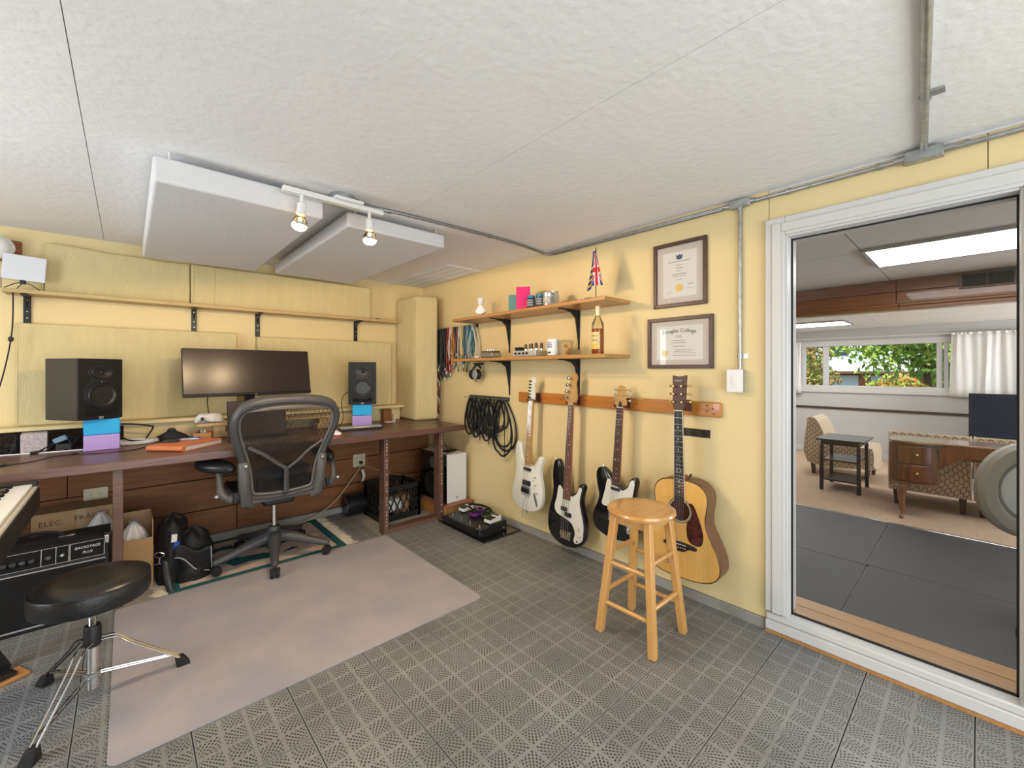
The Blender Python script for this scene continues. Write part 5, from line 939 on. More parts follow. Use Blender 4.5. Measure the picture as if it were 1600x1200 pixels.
for k in range(6): MB().ell((-.030 + k * .012, YF - .009, -.718), (.003, .003, .003), 8, 6).build('bridge_pin', m_ivory, t)
neck(t, .650, 20, .043, .056, -.478, m_ebony, wood('mahogany_neck', (.28, .11, .05), (.2, .07, .03), 'z'), YF - .005, thick=.006)
g = MB()
for s in (-1, 1): g.tube([(s * .0222, YF - .003, 0), (s * .0288, YF - .003, -.478)], .0018, 6)
g.build_each('neck_binding', m_ivory, t); bx(-.025, .025, YF + .004, YF + .07, -.40, -.345).build('neck_heel', MATS['mahogany_neck'], t, bevel=.01)
MB().prism([(-.022, .004), (.022, .004), (.034, .03), (.038, .19), (.012, .184), (-.012, .184), (-.038, .19), (-.034, .03)], YF, YF + .016).build('headstock', wood('dark_headstock', (.10, .040, .026), (.065, .025, .018), 'z', .45), t, bevel=.002, rot=(-4, 0, 0)); text('logo', 'YAMAHA', .0105, m_gold if False else m_ivory, t, (0, YF - .0105 + .009, .160), (94 - 8, 0, 0))
for k in range(3):
    for s in (-1, 1): tuner(t, s * .021, .048 + .042 * k, YF + .002, s, m_gold)
strings(t, 6, .04, .055, YF - .007, YF - .011, -.70); MB().lathe([(.006, 0), (.004, .012), (.007, .016)], (.03, YF + .06, -.355), (.3, 0, 1), 12).build('strap_button', m_black, t)
# ---------------------------------------------------------------- framed certificates
m_frame = wood('dark_walnut_frame', (.095, .042, .026), (.06, .026, .017), 'x', .4); m_mount = mat('cream_mount', (.64, .60, .55), .85)
def certificate(label, y0, y1, z0, z1, mx, mz):
    t = wthing('framed_certificate', label, 'picture frame', (y0 + y1) / 2, (z0 + z1) / 2, 0, 'framed certificates'); w, h = (y1 - y0) / 2, (z1 - z0) / 2; f = .021
    g = MB()
    for s in (-1, 1):
        g.add([(s * w, -.018, -h), (s * w, -.018, h), (s * (w - f), -.018, h - f), (s * (w - f), -.018, -h + f), (s * w, -.001, -h), (s * w, -.001, h), (s * (w - f), -.001, h - f), (s * (w - f), -.001, -h + f)], [(0, 1, 2, 3), (7, 6, 5, 4), (0, 4, 5, 1), (1, 5, 6, 2), (2, 6, 7, 3), (3, 7, 4, 0)])
        g.add([(-w, -.018, s * h), (w, -.018, s * h), (w - f, -.018, s * (h - f)), (-w + f, -.018, s * (h - f)), (-w, -.001, s * h), (w, -.001, s * h), (w - f, -.001, s * (h - f)), (-w + f, -.001, s * (h - f))], [(0, 1, 2, 3), (7, 6, 5, 4), (0, 4, 5, 1), (1, 5, 6, 2), (2, 6, 7, 3), (3, 7, 4, 0)])
    g.build_each('frame_bar', m_frame, t, bevel=.002); bx(-w + f - .002, w - f + .002, -.008, -.002, -h + f - .002, h - f + .002).build('mount', m_mount, t); bx(-mx, mx, -.0086, -.008, -mz, mz).build('certificate_paper', m_paper, t)
    bx(-w + f - .001, w - f + .001, -.0125, -.0115, -h + f - .001, h - f + .001).build('glass', glassmat('picture_glass', (1, 1, 1), .6), t)
    return t
def lines(t, rows, mt):
    rn = random.Random(4); g = MB()
    for xc, z, w, hh in rows:
        x = xc - w / 2
        while x < xc + w / 2: l = rn.uniform(.006, .016); g.box(x, min(x + l, xc + w / 2), -.0091, -.0086, z - hh / 2, z + hh / 2); x += l + .003
    g.build('printed_lines', mt, t, kind='stuff')
t = certificate('portrait framed certificate with gold seal, upper of two', .98, 1.29, 1.617, 1.985, .098, .128)
MB().prism(cat([(-.018, .11), (-.016, .088), (-.006, .082), (.006, .082), (.016, .088), (.018, .11), (.008, .104), (0, .112), (-.008, .104)], 4), -.0092, -.0086).build('crest', mat('crest_blue', (.05, .10, .15), .7), t)
lines(t, ((0, .072, .13, .0045), (0, .050, .035, .003), (0, .034, .045, .004), (0, .018, .025, .003), (0, .000, .08, .0045), (0, -.012, .08, .003), (0, -.030, .04, .003), (.065, -.062, .03, .005), (.065, -.085, .04, .002), (-.06, -.095, .035, .002), (-.06, -.108, .035, .002)), m_inkg)
MB().lathe([(.021, 0), (.021, -.0012), (.001, -.0014)], (.0, -.0086, -.078), (0, 1, 0), 24).build('gold_seal', mat('gold_foil_seal', (.62, .44, .16), .5, .3), t)
t = certificate('landscape framed college diploma, lower of two certificates', .947, 1.328, 1.268, 1.559, .135, .096)
text('heading', 'Douglas College', .030, m_ink, t, (0, -.009, .068), arch=.9); lines(t, ((0, .040, .03, .003), (0, .032, .04, .004), (0, .012, .07, .0035), (.0, .000, .085, .003), (0, -.020, .07, .0035), (.03, -.040, .10, .003), (.02, -.050, .10, .003), (.03, -.058, .13, .0025), (.03, -.072, .13, .003)), m_inkg)
MB().lathe([(.018, 0), (.018, -.0012), (.001, -.0014)], (-.085, -.0086, -.058), (0, 1, 0), 24).build('gold_seal', MATS['gold_foil_seal'], t)
# ---------------------------------------------------------------- conduits, switch
def conduit(label, pts, r, name='electrical_conduit', straps=(), m_=m_steel, flex=False, base=None):
    c = Vector(base or pts[0]); t = thing(name, label, 'conduit', c); P = [Vector(p) - c for p in pts]
    if flex:
        Q = [Vector(q) for q in cat([tuple(p) for p in P], 16, False)]; MB().tube(Q, [r * (1 + .14 * (i % 2)) for i in range(len(Q))], 8).build('tube', m_, t)
    else: MB().tube(P, r, 10).build('tube', m_, t)
    for s, d in straps: s = Vector(s) - c; d = Vector(d).normalized(); MB().cyl(s - d * .008, s + d * .008, r * 1.35, n=12).build('strap', m_, t)
    return t
ZC = CH - .032
t = conduit('horizontal steel conduit along top of the yellow wall', [(XR - .012, 2.11, ZC + .015), (XR - .012, .865, ZC + .006)], .009, straps=[((XR - .012, 1.93, ZC + .014), (0, 1, 0))])
t = conduit('steel conduit running above the white door casing', [(XR - .012, .765, ZC), (XR - .012, -1.2, ZC - .005)], .0105, straps=[((XR - .012, .60, ZC), (0, 1, 0)), ((XR - .012, .27, ZC), (0, 1, 0)), ((XR - .012, .03, ZC), (0, 1, 0))])
t = conduit('vertical steel conduit from junction fitting down to switch', [(XR - .012, .813, ZC - .02), (XR - .012, .815, 1.262)], .0095, straps=[((XR - .012, .815, 1.33), (0, 0, 1))])
for z in (1.33,): bx(-.004, .0, -.035, -.005, -.012, .012).build('strap_tab', m_steel, t, loc=(.012, .0, z - (ZC - .02)))
t = thing('conduit_fitting', 'steel tee fitting where wall conduits meet near ceiling', 'junction box', (XR - .014, .813, ZC), 0); MB().prism(rrect(-.05, .05, -.018, .022, .01), -.016, .012).build('fitting_body', m_steel, t, bevel=.003, rot=(0, 0, -90)); MB().prism(rrect(-.035, .035, -.009, .009, .008), -.019, -.0155).build('cover', m_steel, t, rot=(0, 0, -90), bevel=.001); MB().cyl((0, 0, -.018), (0, 0, -.035), .014, n=14).build('connector', m_steel, t)
for s in (-1, 1): MB().cyl((0, s * .05, .002), (0, s * .07, .002), .014, n=14).build('connector', m_steel, t)
t = conduit('flexible grey conduit crossing ceiling from track light to wall', [(.86, 2.125, CH - .012), (.95, 2.15, CH - .012), (1.15, 2.13, CH - .012), (1.5, 2.115, CH - .012), (1.9, 2.11, CH - .012), (2.17, 2.135, CH - .013), (2.265, 2.14, CH - .018), (XR - .012, 2.09, CH - .024), (XR - .012, 1.9, CH - .028), (XR - .014, .90, CH - .034)], .0085, 'flexible_conduit', flex=True, m_=mat('dull_grey_armour', (.26, .26, .26), .4, .7), straps=[((1.05, 2.145, CH - .012), (1, 0, 0)), ((1.72, 2.112, CH - .012), (1, 0, 0))])
t = conduit('steel conduit running out across the ceiling from wall box', [(XR - .02, .145, CH - .013), (1.534, .092, CH - .013), (.6, .03, CH - .013)], .0115, straps=[((1.86, .114, CH - .013), (1, .06, 0))]); bx(-.018, .018, .0, .05, -.003, .003).build('strap_tab', m_steel, t, loc=(1.86 - XR + .02, -.075, .008))
t = thing('junction_box', 'flat steel junction box on wall above door casing', 'junction box', (XR - .02, .145, CH - .035)); bx(-.018, .019, -.055, .055, -.022, .022).build('box_body', m_steel, t, bevel=.003); bx(-.021, -.018, -.05, .05, -.02, .02).build('cover', m_yellow if False else m_steel, t)
for s in (-1, 1): MB().cyl((.006, s * .055, .004), (.006, s * .085, .004), .014, n=12).build('connector', m_steel, t)
t = wthing('light_switch', 'white surface mounted light switch below the conduit', 'switch', .828, 1.205); MB().prism(rrect(-.036, .036, -.056, .056, .004), -.042, -.001).build('switch_box', mat('grey_switch_box', (.42, .43, .42), .4, .4), t, bevel=.003); MB().prism(rrect(-.039, .039, -.058, .058, .006), -.048, -.042).build('cover_plate', m_wht, t, bevel=.003); MB().prism(rrect(-.017, .017, -.034, .034, .002), -.0495, -.0475).build('rocker_frame', m_wht, t, bevel=.001); bx(-.009, .009, -.0525, -.049, -.018, .018).build('rocker', m_wht, t, bevel=.0015)
# ================================================================ CEILING
m_cloud = mat('white_cloud_fabric', (.72, .72, .74), .9, bump=.4, bscale=240)
def cloud(label, x0, x1, y0, y1, z0, z1, pits):
    t = thing('ceiling_cloud', label, 'acoustic panel', ((x0 + x1) / 2, (y0 + y1) / 2, z0), 0, 'white acoustic clouds'); w, d, h = (x1 - x0) / 2, (y1 - y0) / 2, z1 - z0
    bx(-w, w, -d, d, 0, h).build('panel_body', m_cloud, t, bevel=.012, seg=3)
    g = MB(); n = 46
    g.tube([(-w + .012 + (2 * w - .024) * i / n, -d + .004 + .004 * (i % 2), .004) for i in range(n + 1)], .0028, 5).build('fabric_seam', m_cloud, t)
    for sx in (-1, 1):
        for sy in (-1, 1): MB().cyl((sx * (w - .05), sy * (d - .02), h), (sx * (w - .05), sy * (d - .02), CH - z0 - .001), .003, n=8).build('hanger', m_wht, t)
    return t
cloud('white ceiling acoustic panel left of the track light', .072, .710, 2.155, 3.665, 1.998, 2.10, 1); cloud('white ceiling acoustic panel right of the track light', .858, 1.465, 2.24, 3.73, 2.02, 2.10, 2)
t = thing('track_light', 'white ceiling track light with two lit bulbs', 'track light', (.745, 2.083, CH)); bx(-.235, .235, -.017, .017, -.072, -.048).build('track', m_wht, t, bevel=.003); bx(-.02, .12, -.045, .045, -.055, -.040).build('canopy', m_wht, t, bevel=.004); MB().lathe([(.06, -.001), (.06, -.038), (.055, -.041)], (.05, .06, 0), n=24).build('ceiling_box', m_steel, t)
bx(.03, .07, -.02, .06, -.05, -.036).build('canopy_arm', m_wht, t)
m_bulb = mat('lit_bulb', (1, .8, .5), .3, emit=9, ecol=(1, .72, .42)); m_refl = mat('bulb_mirror', (.85, .80, .72), .12, .9)
def head(x, d):
    d = Vector(d).normalized(); c = Vector((x, 0, -.118)); h_ = MB().cyl((x, 0, -.072), (x, 0, -.118), .008, n=12).build('stem', m_wht, t)
    s_ = MB().lathe([(.014, -.012), (.019, -.008), (.020, .035), (.022, .040), (.019, .044)], c, d, 24).build('lamp_head', m_wht, t)
    MB().lathe([(.017, .043), (.020, .055), (.030, .070), (.034, .082)], c, d, 24).build('bulb_neck', glassmat('bulb_neck_glass', (.95, .85, .7), 1.0), s_); MB().lathe([(.034, .082), (.0365, .088), (.034, .094)], c, d, 24).build('bulb_ring', m_refl, s_)
    MB().lathe([(.033, .094), (.028, .106), (.016, .114), (.001, .117)], c, d, 24).build('bulb_face', m_bulb, s_); MB().ell(tuple(c + d * .064), (.009, .009, .009), 10, 8).build('filament', m_bulb, s_)
    ld = bpy.data.lights.new('track_bulb', 'SPOT'); ld.energy = 22; ld.spot_size = R(179); ld.spot_blend = .08; ld.color = (1, .72, .42); ld.shadow_soft_size = .03
    lo = bpy.data.objects.new('track_bulb', ld); COL.objects.link(lo); lo.location = Vector(t.location) + c + d * .125; lo.rotation_euler = Vector((.16, .08, -1)).to_track_quat('-Z', 'Y').to_euler()
head(-.155, (-.10, .05, -1)); head(.165, (.02, .0, -1))
# ================================================================ FLOOR OBJECTS
# chair mat and rug
o = MB().plate(rrect(-.05, 1.452, 1.845, 3.035, .03), .0005, .0045).build('chair_mat', mat('brown_grey_vinyl_mat', (.44, .405, .42), .36, bump=.35, bscale=300, var=.22, vscale=4, col2=(.355, .345, .385)), None); tag(o, 'large brown-grey chair mat in front of the desk', 'floor mat')
RX0, RX1, RY0, RY1, RZ = .17, 1.175, 3.042, 3.775, -.0118
m_teal = mat('teal_wool', (.012, .095, .105), .95, bump=.5, bscale=200); m_cream = mat('cream_pink_wool', (.58, .50, .43), .95, bump=.5, bscale=200, var=.25, vscale=14, col2=(.54, .39, .33))
rg = thing('persian_rug', 'cream rug with teal border and fringe under the chair', 'rug', ((RX0 + RX1) / 2, (RY0 + RY1) / 2, RZ)); rw, rd = (RX1 - RX0) / 2, (RY1 - RY0) / 2
bx(-rw, rw, -rd, rd, 0, .006).build('field', m_cream, rg)
for q in ((-rw, rw, -rd + .0, -rd + .07), (-rw, rw, rd - .04, rd)): bx(*q, .006, .0075).build('border_band', m_teal, rg)
for q in ((-rw, -rw + .055), (rw - .055, rw)): bx(*q, -rd + .07, rd - .04, .006, .0075).build('border_band', m_teal, rg)
for k, pts in enumerate(([(-.34, -.05), (-.2, -.10), (-.16, -.18), (-.06, -.16), (.06, -.20), (.10, -.14), (.02, -.08), (-.10, -.06), (-.18, .0), (-.28, .0)], [(.0, .05), (.12, .0), (.2, .02), (.3, -.03), (.28, .06), (.16, .10), (.05, .12)], [(-.4, .12), (-.3, .1), (-.2, .16), (-.1, .14), (-.12, .22), (-.3, .22)], [(.12, -.16), (.24, -.14), (.2, -.10)])): MB().plate(pts[::-1], .006, .0072).build('motif', m_teal, rg)
rnd = random.Random(9)
for s in (-1, 1):
    g = MB()
    for k in range(34):
        y = -rd + .01 + (2 * rd - .02) * k / 33
        for j in range(2): g.tube([(s * rw, y, .003), (s * (rw + .03), y + rnd.uniform(-.008, .008), .006 + .006 * j), (s * (rw + rnd.uniform(.06, .085)), y + rnd.uniform(-.02, .02), .004)], [.004, .005, .0028], 5)
    g.build('fringe', mat('cream_tassel', (.62, .54, .42), .95), rg, kind='stuff')
tag(bx(0, .15, 0, .72, 0, .010).build('floor_runner', m_tile, None, loc=(1.275, 3.07, -.0118)), 'narrow grey tile strip beside the rug fringe', 'floor strip')
# ---------------------------------------------------------------- mesh office chair (seen from behind; faces the desk)
CX, CY = .728, 3.185
oc = thing('office_chair', 'dark grey mesh office chair pushed up to the desk', 'office chair', (CX, CY, .005))
yb = lambda z: -.225 - .05 * (z - .45) / .25 - .16 * max(0, z - .75) ** 1.3 + .015 * math.sin((z - .45) * 9)
hp = [(0, 1.080), (.12, 1.076), (.215, 1.056), (.268, 1.010), (.285, .945), (.275, .870), (.250, .785), (.225, .705), (.208, .63), (.200, .56), (.192, .51), (.165, .478), (.08, .465)]
ol = cat(hp + [(0, .462)] + [(-x, z) for x, z in hp[:0:-1]], 5); P3 = [(x, yb(z), z) for x, z in ol]
MB().tube(P3, [.024 if z < 1.03 else .030 for x, z in ol], 10, closed=True, flat=.75).build('back_frame', m_grey, oc)
inn = offset_poly(ol, .026); MB().tube([(x, yb(z) - .004, z) for x, z in inn], .008, 8, closed=True).build('inner_rim', mat('light_graphite', (.12, .12, .125), .4), oc)
def hwid(z):
    best = 0
    for i in range(len(ol)):
        (x0, z0), (x1, z1) = ol[i], ol[(i + 1) % len(ol)]
        if (z0 - z) * (z1 - z) <= 0 and z0 != z1: best = max(best, abs(x0 + (x1 - x0) * (z - z0) / (z1 - z0)))
    return best
m_net = mat('black_mesh_fabric', (.022, .021, .020), .6)
zs = [.48 + i * .0195 for i in range(31)]; hw_ = {z: hwid(z) for z in zs}; g = MB()
k = -.27
while k <= .2705:
    run = [(k, yb(z) + .004, z) for z in zs if abs(k) < hw_[z] - .012]
    if len(run) > 2: g.tube(run, .0035, 4, caps=False, flat=.5)
    k += .0078
zz = .487
while zz < 1.06:
    w_ = hwid(zz) - .012
    if w_ > .03: g.tube([(-w_, yb(zz) + .006, zz), (0, yb(zz) + .012, zz), (w_, yb(zz) + .006, zz)], .0012, 4, caps=False)
    zz += .011
g.build('back_mesh', m_net, oc, kind='stuff')
MB().tube([(-.235, yb(1.03) - .002, 1.018), (-.12, yb(1.04) - .006, 1.035), (0, yb(1.04) - .008, 1.040), (.12, yb(1.04) - .006, 1.035), (.235, yb(1.03) - .002, 1.018)], [.010, .022, .026, .022, .010], 10, flat=.5).build('top_band', mat('brown_grey_plastic', (.10, .088, .08), .45), oc)
sp_ = MB(); sp_.tube([(0.012, yb(.5) - .028, .50), (.010, yb(.56) - .03, .57), (.008, yb(.63) - .028, .645)], [.024, .022, .02], 10, flat=.6).build('spine_stem', m_grey, oc)
MB().tube(cat([(.008, yb(.64) - .028, .64), (-.05, yb(.68) - .024, .685), (-.12, yb(.74) - .018, .745), (-.205, yb(.79) - .006, .80)], 5, False), .014, 10, flat=.55).build('spine_arm', m_grey, oc); MB().tube(cat([(.010, yb(.64) - .028, .64), (.07, yb(.68) - .024, .685), (.13, yb(.74) - .018, .745), (.215, yb(.79) - .006, .80)], 5, False), .009, 10, flat=.55).build('spine_arm', m_grey, oc)
MB().prism(cat([(-.16, .62), (-.12, .655), (0, .665), (.12, .655), (.16, .62), (.10, .585), (0, .575), (-.10, .585)], 4), yb(.62) + .012, yb(.62) + .03).build('lumbar_pad', m_black, oc, bevel=.006)
for s in (-1, 1):
    MB().tube([(s * .222, yb(.7) - .012, .715), (s * .222, yb(.66) - .016, .70), (s * .216, yb(.56) - .018, .56), (s * .205, yb(.46) - .016, .455), (s * .17, yb(.45), .43)], [.016, .030, .032, .032, .02], 12).build('upright', mat('warm_graphite', (.085, .083, .082), .42), oc); MB().ell((s * .215, yb(.7) - .045, .69), (.010, .006, .010), 10, 8).build('bolt', m_steel, oc)
    MB().tube(cat([(s * .225, yb(.5) + .01, .505), (s * .285, -.225, .495), (s * .320, -.20, .53), (s * .325, -.165, .60), (s * .325, -.13, .645)], 5, False), [.028] * 6 + [.024] * 6 + [.018] * 9, 10, flat=.7).build('arm_support', m_grey, oc)
    bx(s * .262 - .010, s * .262 + .010, -.268, -.245, .475, .535).build('arm_latch', m_black, oc, bevel=.004); MB().ell((s * .345, -.205, .515), (.016, .02, .014), 12, 8).build('arm_knob', m_steel, oc)
    a_ = MB().grid(lambda u, v: ((.060 + .012 * math.sin(u * 6.283)) * math.cos(u * 6.283) * math.sin(math.pi * v) ** .55, .130 * math.sin(u * 6.283) * math.sin(math.pi * v) ** .55, -.034 * math.cos(math.pi * v)), 28, 13, True).build('arm_pad', mat('soft_black_pad', (.020, .021, .024), .32), oc, loc=(-.335 if s < 0 else .292, -.085, .672), rot=(8, s * 8, 42 if s < 0 else 8))
bx(-.20, .20, yb(.46) - .018, yb(.46) + .02, .440, .475).build('lower_crossbar', mat('warm_graphite', (.085, .083, .082), .42), oc, bevel=.012, seg=3)
MB().tube([(x, y, .475 + .012 * (abs(x) / .25) ** 2 - .02 * max(0, y - .15)) for x, y in rrect(-.255, .255, -.20, .24, .09, 5)], .019, 10, closed=True).build('seat_frame', m_grey, oc)
MB().grid(lambda u, v: ((u - .5) * .48, -.19 + .42 * v, .476 + .03 * (abs(u - .5) * 2) ** 2 - .012 * math.sin(v * 3)), 14, 14).build('seat_mesh', m_net, oc, solid=.004)
bx(-.09, .09, -.15, .10, .385, .455).build('tilt_mechanism', m_black, oc, bevel=.015, seg=3); MB().tube([(-.08, -.05, .42), (-.24, -.06, .43)], .007, 8).build('tilt_lever', m_black, oc)
MB().cyl((0, 0, .20), (0, 0, .39), .0145, n=20).build('gas_cylinder', m_chrome, oc); MB().cyl((0, 0, .365), (0, 0, .395), .03, n=20).build('cylinder_collar', m_black, oc)
MB().lathe([(.030, .055), (.042, .07), (.042, .19), (.036, .21), (.018, .215)], n=24).build('hub', m_grey, oc)
for k, a in enumerate((190, 258, 326, 46, 116)):
    d = Vector((math.cos(R(a)), math.sin(R(a)), 0)); n_ = Vector((-d.y, d.x, 0)); L = .335
    lg_ = MB().tube([d * .02 + Vector((0, 0, .150)), d * .12 + Vector((0, 0, .132)), d * .25 + Vector((0, 0, .098)), d * L + Vector((0, 0, .080)), d * (L + .018) + Vector((0, 0, .074))], [.046, .036, .026, .022, .012], 10, flat=.85).build('leg', m_grey, oc)
    c = d * L; MB().cyl(c + Vector((0, 0, .05)), c + Vector((0, 0, .085)), .010, n=10).build('caster_stem', m_black, lg_)
    for s in (-1, 1): MB().lathe([(.012, -.011), (.026, -.010), (.028, -.006), (.028, .006), (.026, .010), (.012, .011)], c + n_ * s * .015 + Vector((0, 0, .028)), n_, 20).build('caster_wheel', m_rubber, lg_)
    MB().box(-.006, .006, -.028, .028, .025, .058).build('caster_hood', m_black, lg_, loc=c, rot=(0, 0, a), bevel=.004)
# ---------------------------------------------------------------- wooden bar stool
SX, SY, SH = 1.832, 1.094, .60
bs = thing('bar_stool', 'round topped light wooden bar stool in the foreground', 'stool', (SX, SY, 0)); m_beech = wood('golden_beech', (.70, .39, .13), (.62, .32, .09), 'z', .3, scale=7, coat=.35, knots=.12); m_beech2 = wood('golden_beech_seat', (.70, .39, .13), (.60, .30, .085), 'x', .25, scale=7, coat=.4, knots=.15)
MB().lathe([(.001, SH - .032), (.140, SH - .032), (.155, SH - .026), (.160, SH - .014), (.157, SH - .004), (.150, SH), (.10, SH - .003), (.001, SH - .004)], n=48).build('seat', m_beech2, bs)
top_, bot_ = .088, .140
for sx in (-1, 1):
    for sy in (-1, 1): MB().beam((sx * bot_, sy * bot_, 0), (sx * top_, sy * top_, SH - .033), .034, .034, up=(0, 1, 0)).build('leg', m_beech, bs, bevel=.004)
lx = lambda z: bot_ + (top_ - bot_) * z / (SH - .033)
for s in (-1, 1):
    for z in (.145, .335): e = lx(z); MB().cyl((s * e, -e, z), (s * e, e, z), .0105, n=12).build('rung', m_beech, bs)
    for z in (.195, .385): e = lx(z); MB().cyl((-e, s * e, z), (e, s * e, z), .0105, n=12).build('rung', m_beech, bs)
for s in (-1, 1): bx(s * .085 - .009, s * .085 + .009, -.085, .085, SH - .075, SH - .033).build('apron', m_beech, bs); bx(-.076, .076, s * .085 - .009, s * .085 + .009, SH - .075, SH - .033).build('apron', m_beech, bs)
# ---------------------------------------------------------------- drum throne
TX, TY = -.10, 2.28
dt = thing('drum_throne', 'round black drum stool with chrome tripod legs', 'stool', (TX, TY, 0)); m_vin = mat('black_vinyl_seat', (.018, .018, .019), .30, bump=.06, bscale=90)
MB().lathe([(.001, .468), (.09, .470), (.145, .466), (.163, .455), (.166, .450)], n=56).build('seat_top', m_vin, dt); MB().lathe([(.001, .380), (.15, .380), (.168, .386), (.171, .398), (.171, .445), (.168, .452), (.166, .4505)], n=56).build('seat_side', mat('black_vinyl_side', (.012, .012, .014), .4, bump=.15, bscale=90), dt)
MB().tube([(.1685 * math.cos(a * .11), .1685 * math.sin(a * .11), .4525) for a in range(57)], .0032, 6, closed=True).build('piping', m_vin, dt)
bx(-.06, .06, -.045, .045, .364, .380).build('seat_plate', m_black, dt, bevel=.004); bx(-.03, .03, -.028, .028, .325, .364).build('clamp', m_steel, dt, bevel=.005); MB().cyl((.03, 0, .355), (.065, 0, .355), .006, n=10).ell((.07, 0, .355), (.008, .02, .008), 10, 8).build('wing_nut', m_chrome, dt)
MB().tube([(0, 0, .25 + i * .003) for i in range(32)], [.0125 if i % 2 else .0108 for i in range(32)], 16).build('threaded_rod', m_chrome, dt); MB().cyl((0, 0, .045), (0, 0, .255), .0165, n=24).build('column', m_chrome, dt)
MB().lathe([(.022, .205), (.026, .21), (.026, .275), (.022, .285)], n=24).build('upper_collar', m_black, dt); MB().lathe([(.020, .085), (.024, .088), (.024, .105), (.020, .108)], n=24).build('lower_collar', m_steel, dt)
for a in (2, 122, 241):
    d = Vector((math.cos(R(a)), math.sin(R(a)), 0)); n_ = Vector((-d.y, d.x, 0)); F_ = d * .275
    for s in (-1, 1): MB().tube(cat([tuple(d * .024 + n_ * s * .012 + Vector((0, 0, .225))), tuple(d * .07 + n_ * s * .012 + Vector((0, 0, .215))), tuple(d * .12 + n_ * s * .011 + Vector((0, 0, .165))), tuple(F_ + n_ * s * .009 + Vector((0, 0, .030)))], 5, False), .0055, 8, flat=.7).build('leg', m_chrome if a != 122 else mat('shaded_chrome', (.25, .25, .26), .2, 1), dt)  # back leg takes a darker chrome copy, shade put into its colour
    for s in (-1, 1): MB().tube([tuple(d * .022 + n_ * s * .008 + Vector((0, 0, .096))), tuple(d * .235 + n_ * s * .006 + Vector((0, 0, .060)))], .0035, 8).build('strut', m_chrome, dt)
    MB().hexa([F_ + d * x + n_ * y + Vector((0, 0, 0.0008)) for x, y in ((-.022, -.022), (.026, -.024), (.026, .024), (-.022, .022))], [F_ + d * x + n_ * y + Vector((0, 0, .045)) for x, y in ((-.028, -.013), (.002, -.014), (.002, .014), (-.028, .013))]).build('rubber_foot', m_rubber, dt, bevel=.006)
# ---------------------------------------------------------------- stage piano on the left
PZt = .735
pn = thing('stage_piano', 'black stage piano with white keys at left edge', 'keyboard', (-.34, 2.30, 0)); m_key = mat('white_piano_key', (.80, .79, .76), .25)
bx(-.40, .035, -.75, .655, PZt - .115, PZt - .022).build('case', m_black, pn, bevel=.006); bx(-.40, .03, .625, .655, PZt - .05, PZt + .012).build('end_cheek', m_black, pn, bevel=.005); bx(-.40, -.17, -.75, .625, PZt - .022, PZt + .03).build('control_panel', m_black, pn, bevel=.004); bx(.018, .030, -.75, .655, PZt - .028, PZt - .012).build('key_slip', mat('cream_key_slip', (.55, .52, .45), .5), pn)
kp = .0236; wk = bx(0, .150, 0, kp - .001, 0, .018).mesh('white_key', m_key, 0); bk = bx(0, .095, 0, .011, 0, .012).build('tmp', m_blackg).data; bpy.data.objects.remove(bpy.data.objects['tmp'])
bkm = MB().hexa([(0, 0, 0), (.095, 0, 0), (.095, .011, 0), (0, .011, 0)], [(0, .001, .012), (.088, .001, .012), (.088, .010, .012), (0, .010, .012)]).mesh('black_key', m_blackg, 0)
for i in range(34):
    y = .622 - (i + 1) * kp; o = bpy.data.objects.new('white_key', wk); COL.objects.link(o); o.parent = pn; o.location = (-.135, y, PZt - .018)
    if i % 7 in (1, 2, 4, 5, 6): o = bpy.data.objects.new('black_key', bkm); COL.objects.link(o); o.parent = pn; o.location = (-.135, y + kp - .0055, PZt)
for y in (.42, -.55):
    MB().beam((-.32, y, .0), (-.05, y, PZt - .116), .03, .03, up=(0, 1, 0)).beam((-.04, y + .032, 0), (-.30, y + .032, PZt - .116), .03, .03, up=(0, 1, 0)).build_each('stand_leg', m_blackm, pn)
p = PZ(18, 1060); sp_ = thing('sustain_pedal', 'black pedal on an orange wood base at left edge', 'pedal', (p.x - .02, p.y, 0), 28); bx(-.12, .06, -.045, .045, 0.0005, .012).build('base', m_pine, sp_, bevel=.002); MB().hexa([(-.12, -.03, .012), (.03, -.026, .012), (.03, .026, .012), (-.12, .03, .012)], [(-.12, -.028, .05), (.03, -.024, .028), (.03, .024, .028), (-.12, .028, .05)]).build('pedal_body', m_black, sp_, bevel=.005)
# ---------------------------------------------------------------- pedalboard
gp = thing('black_tray', 'thin glossy black glass tray under the pedalboard', 'tray', (2.09, 2.712, 0)); MB().plate(rrect(-.185, .185, -.306, .300, .006), .004, .014).build('plate', mat('black_glass_plate', (.006, .006, .007), .06, coat=.8), gp, bevel=.003)
for sx in (-1, 1):
    for sy in (-1, 1): MB().cyl((sx * .16, sy * .27, 0), (sx * .16, sy * .27, .004), .012, n=12).build('foot', m_rubber, gp)
PB = .0145; ped = thing('pedalboard', 'flat black guitar pedalboard with chrome footswitches near corner', 'pedalboard', (2.03, 2.72, PB)); m_pbm = mat('black_powder_coat', (.013, .013, .015), .35, bump=.1, bscale=300)
MB().hexa([(-.105, -.24, 0), (.165, -.24, 0), (.165, .235, 0), (-.105, .235, 0)], [(-.10, -.235, .052), (.165, -.235, .075), (.165, .23, .075), (-.10, .23, .052)]).build('board', m_pbm, ped, bevel=.003); bx(-.112, -.106, -.20, .245, .002, .05).build('front_plate', m_pbm, ped)
for y in (-.19, -.07, .05, .17): f_ = MB().lathe([(.009, 0), (.009, .006), (.006, .008), (.006, .018), (.004, .020)], (-.065, y, .0545), n=14).build('footswitch', m_chrome, ped); MB().lathe([(.0025, 0), (.0025, .004)], (-.09, y, .0535), n=8).build('indicator', m_wht, ped)
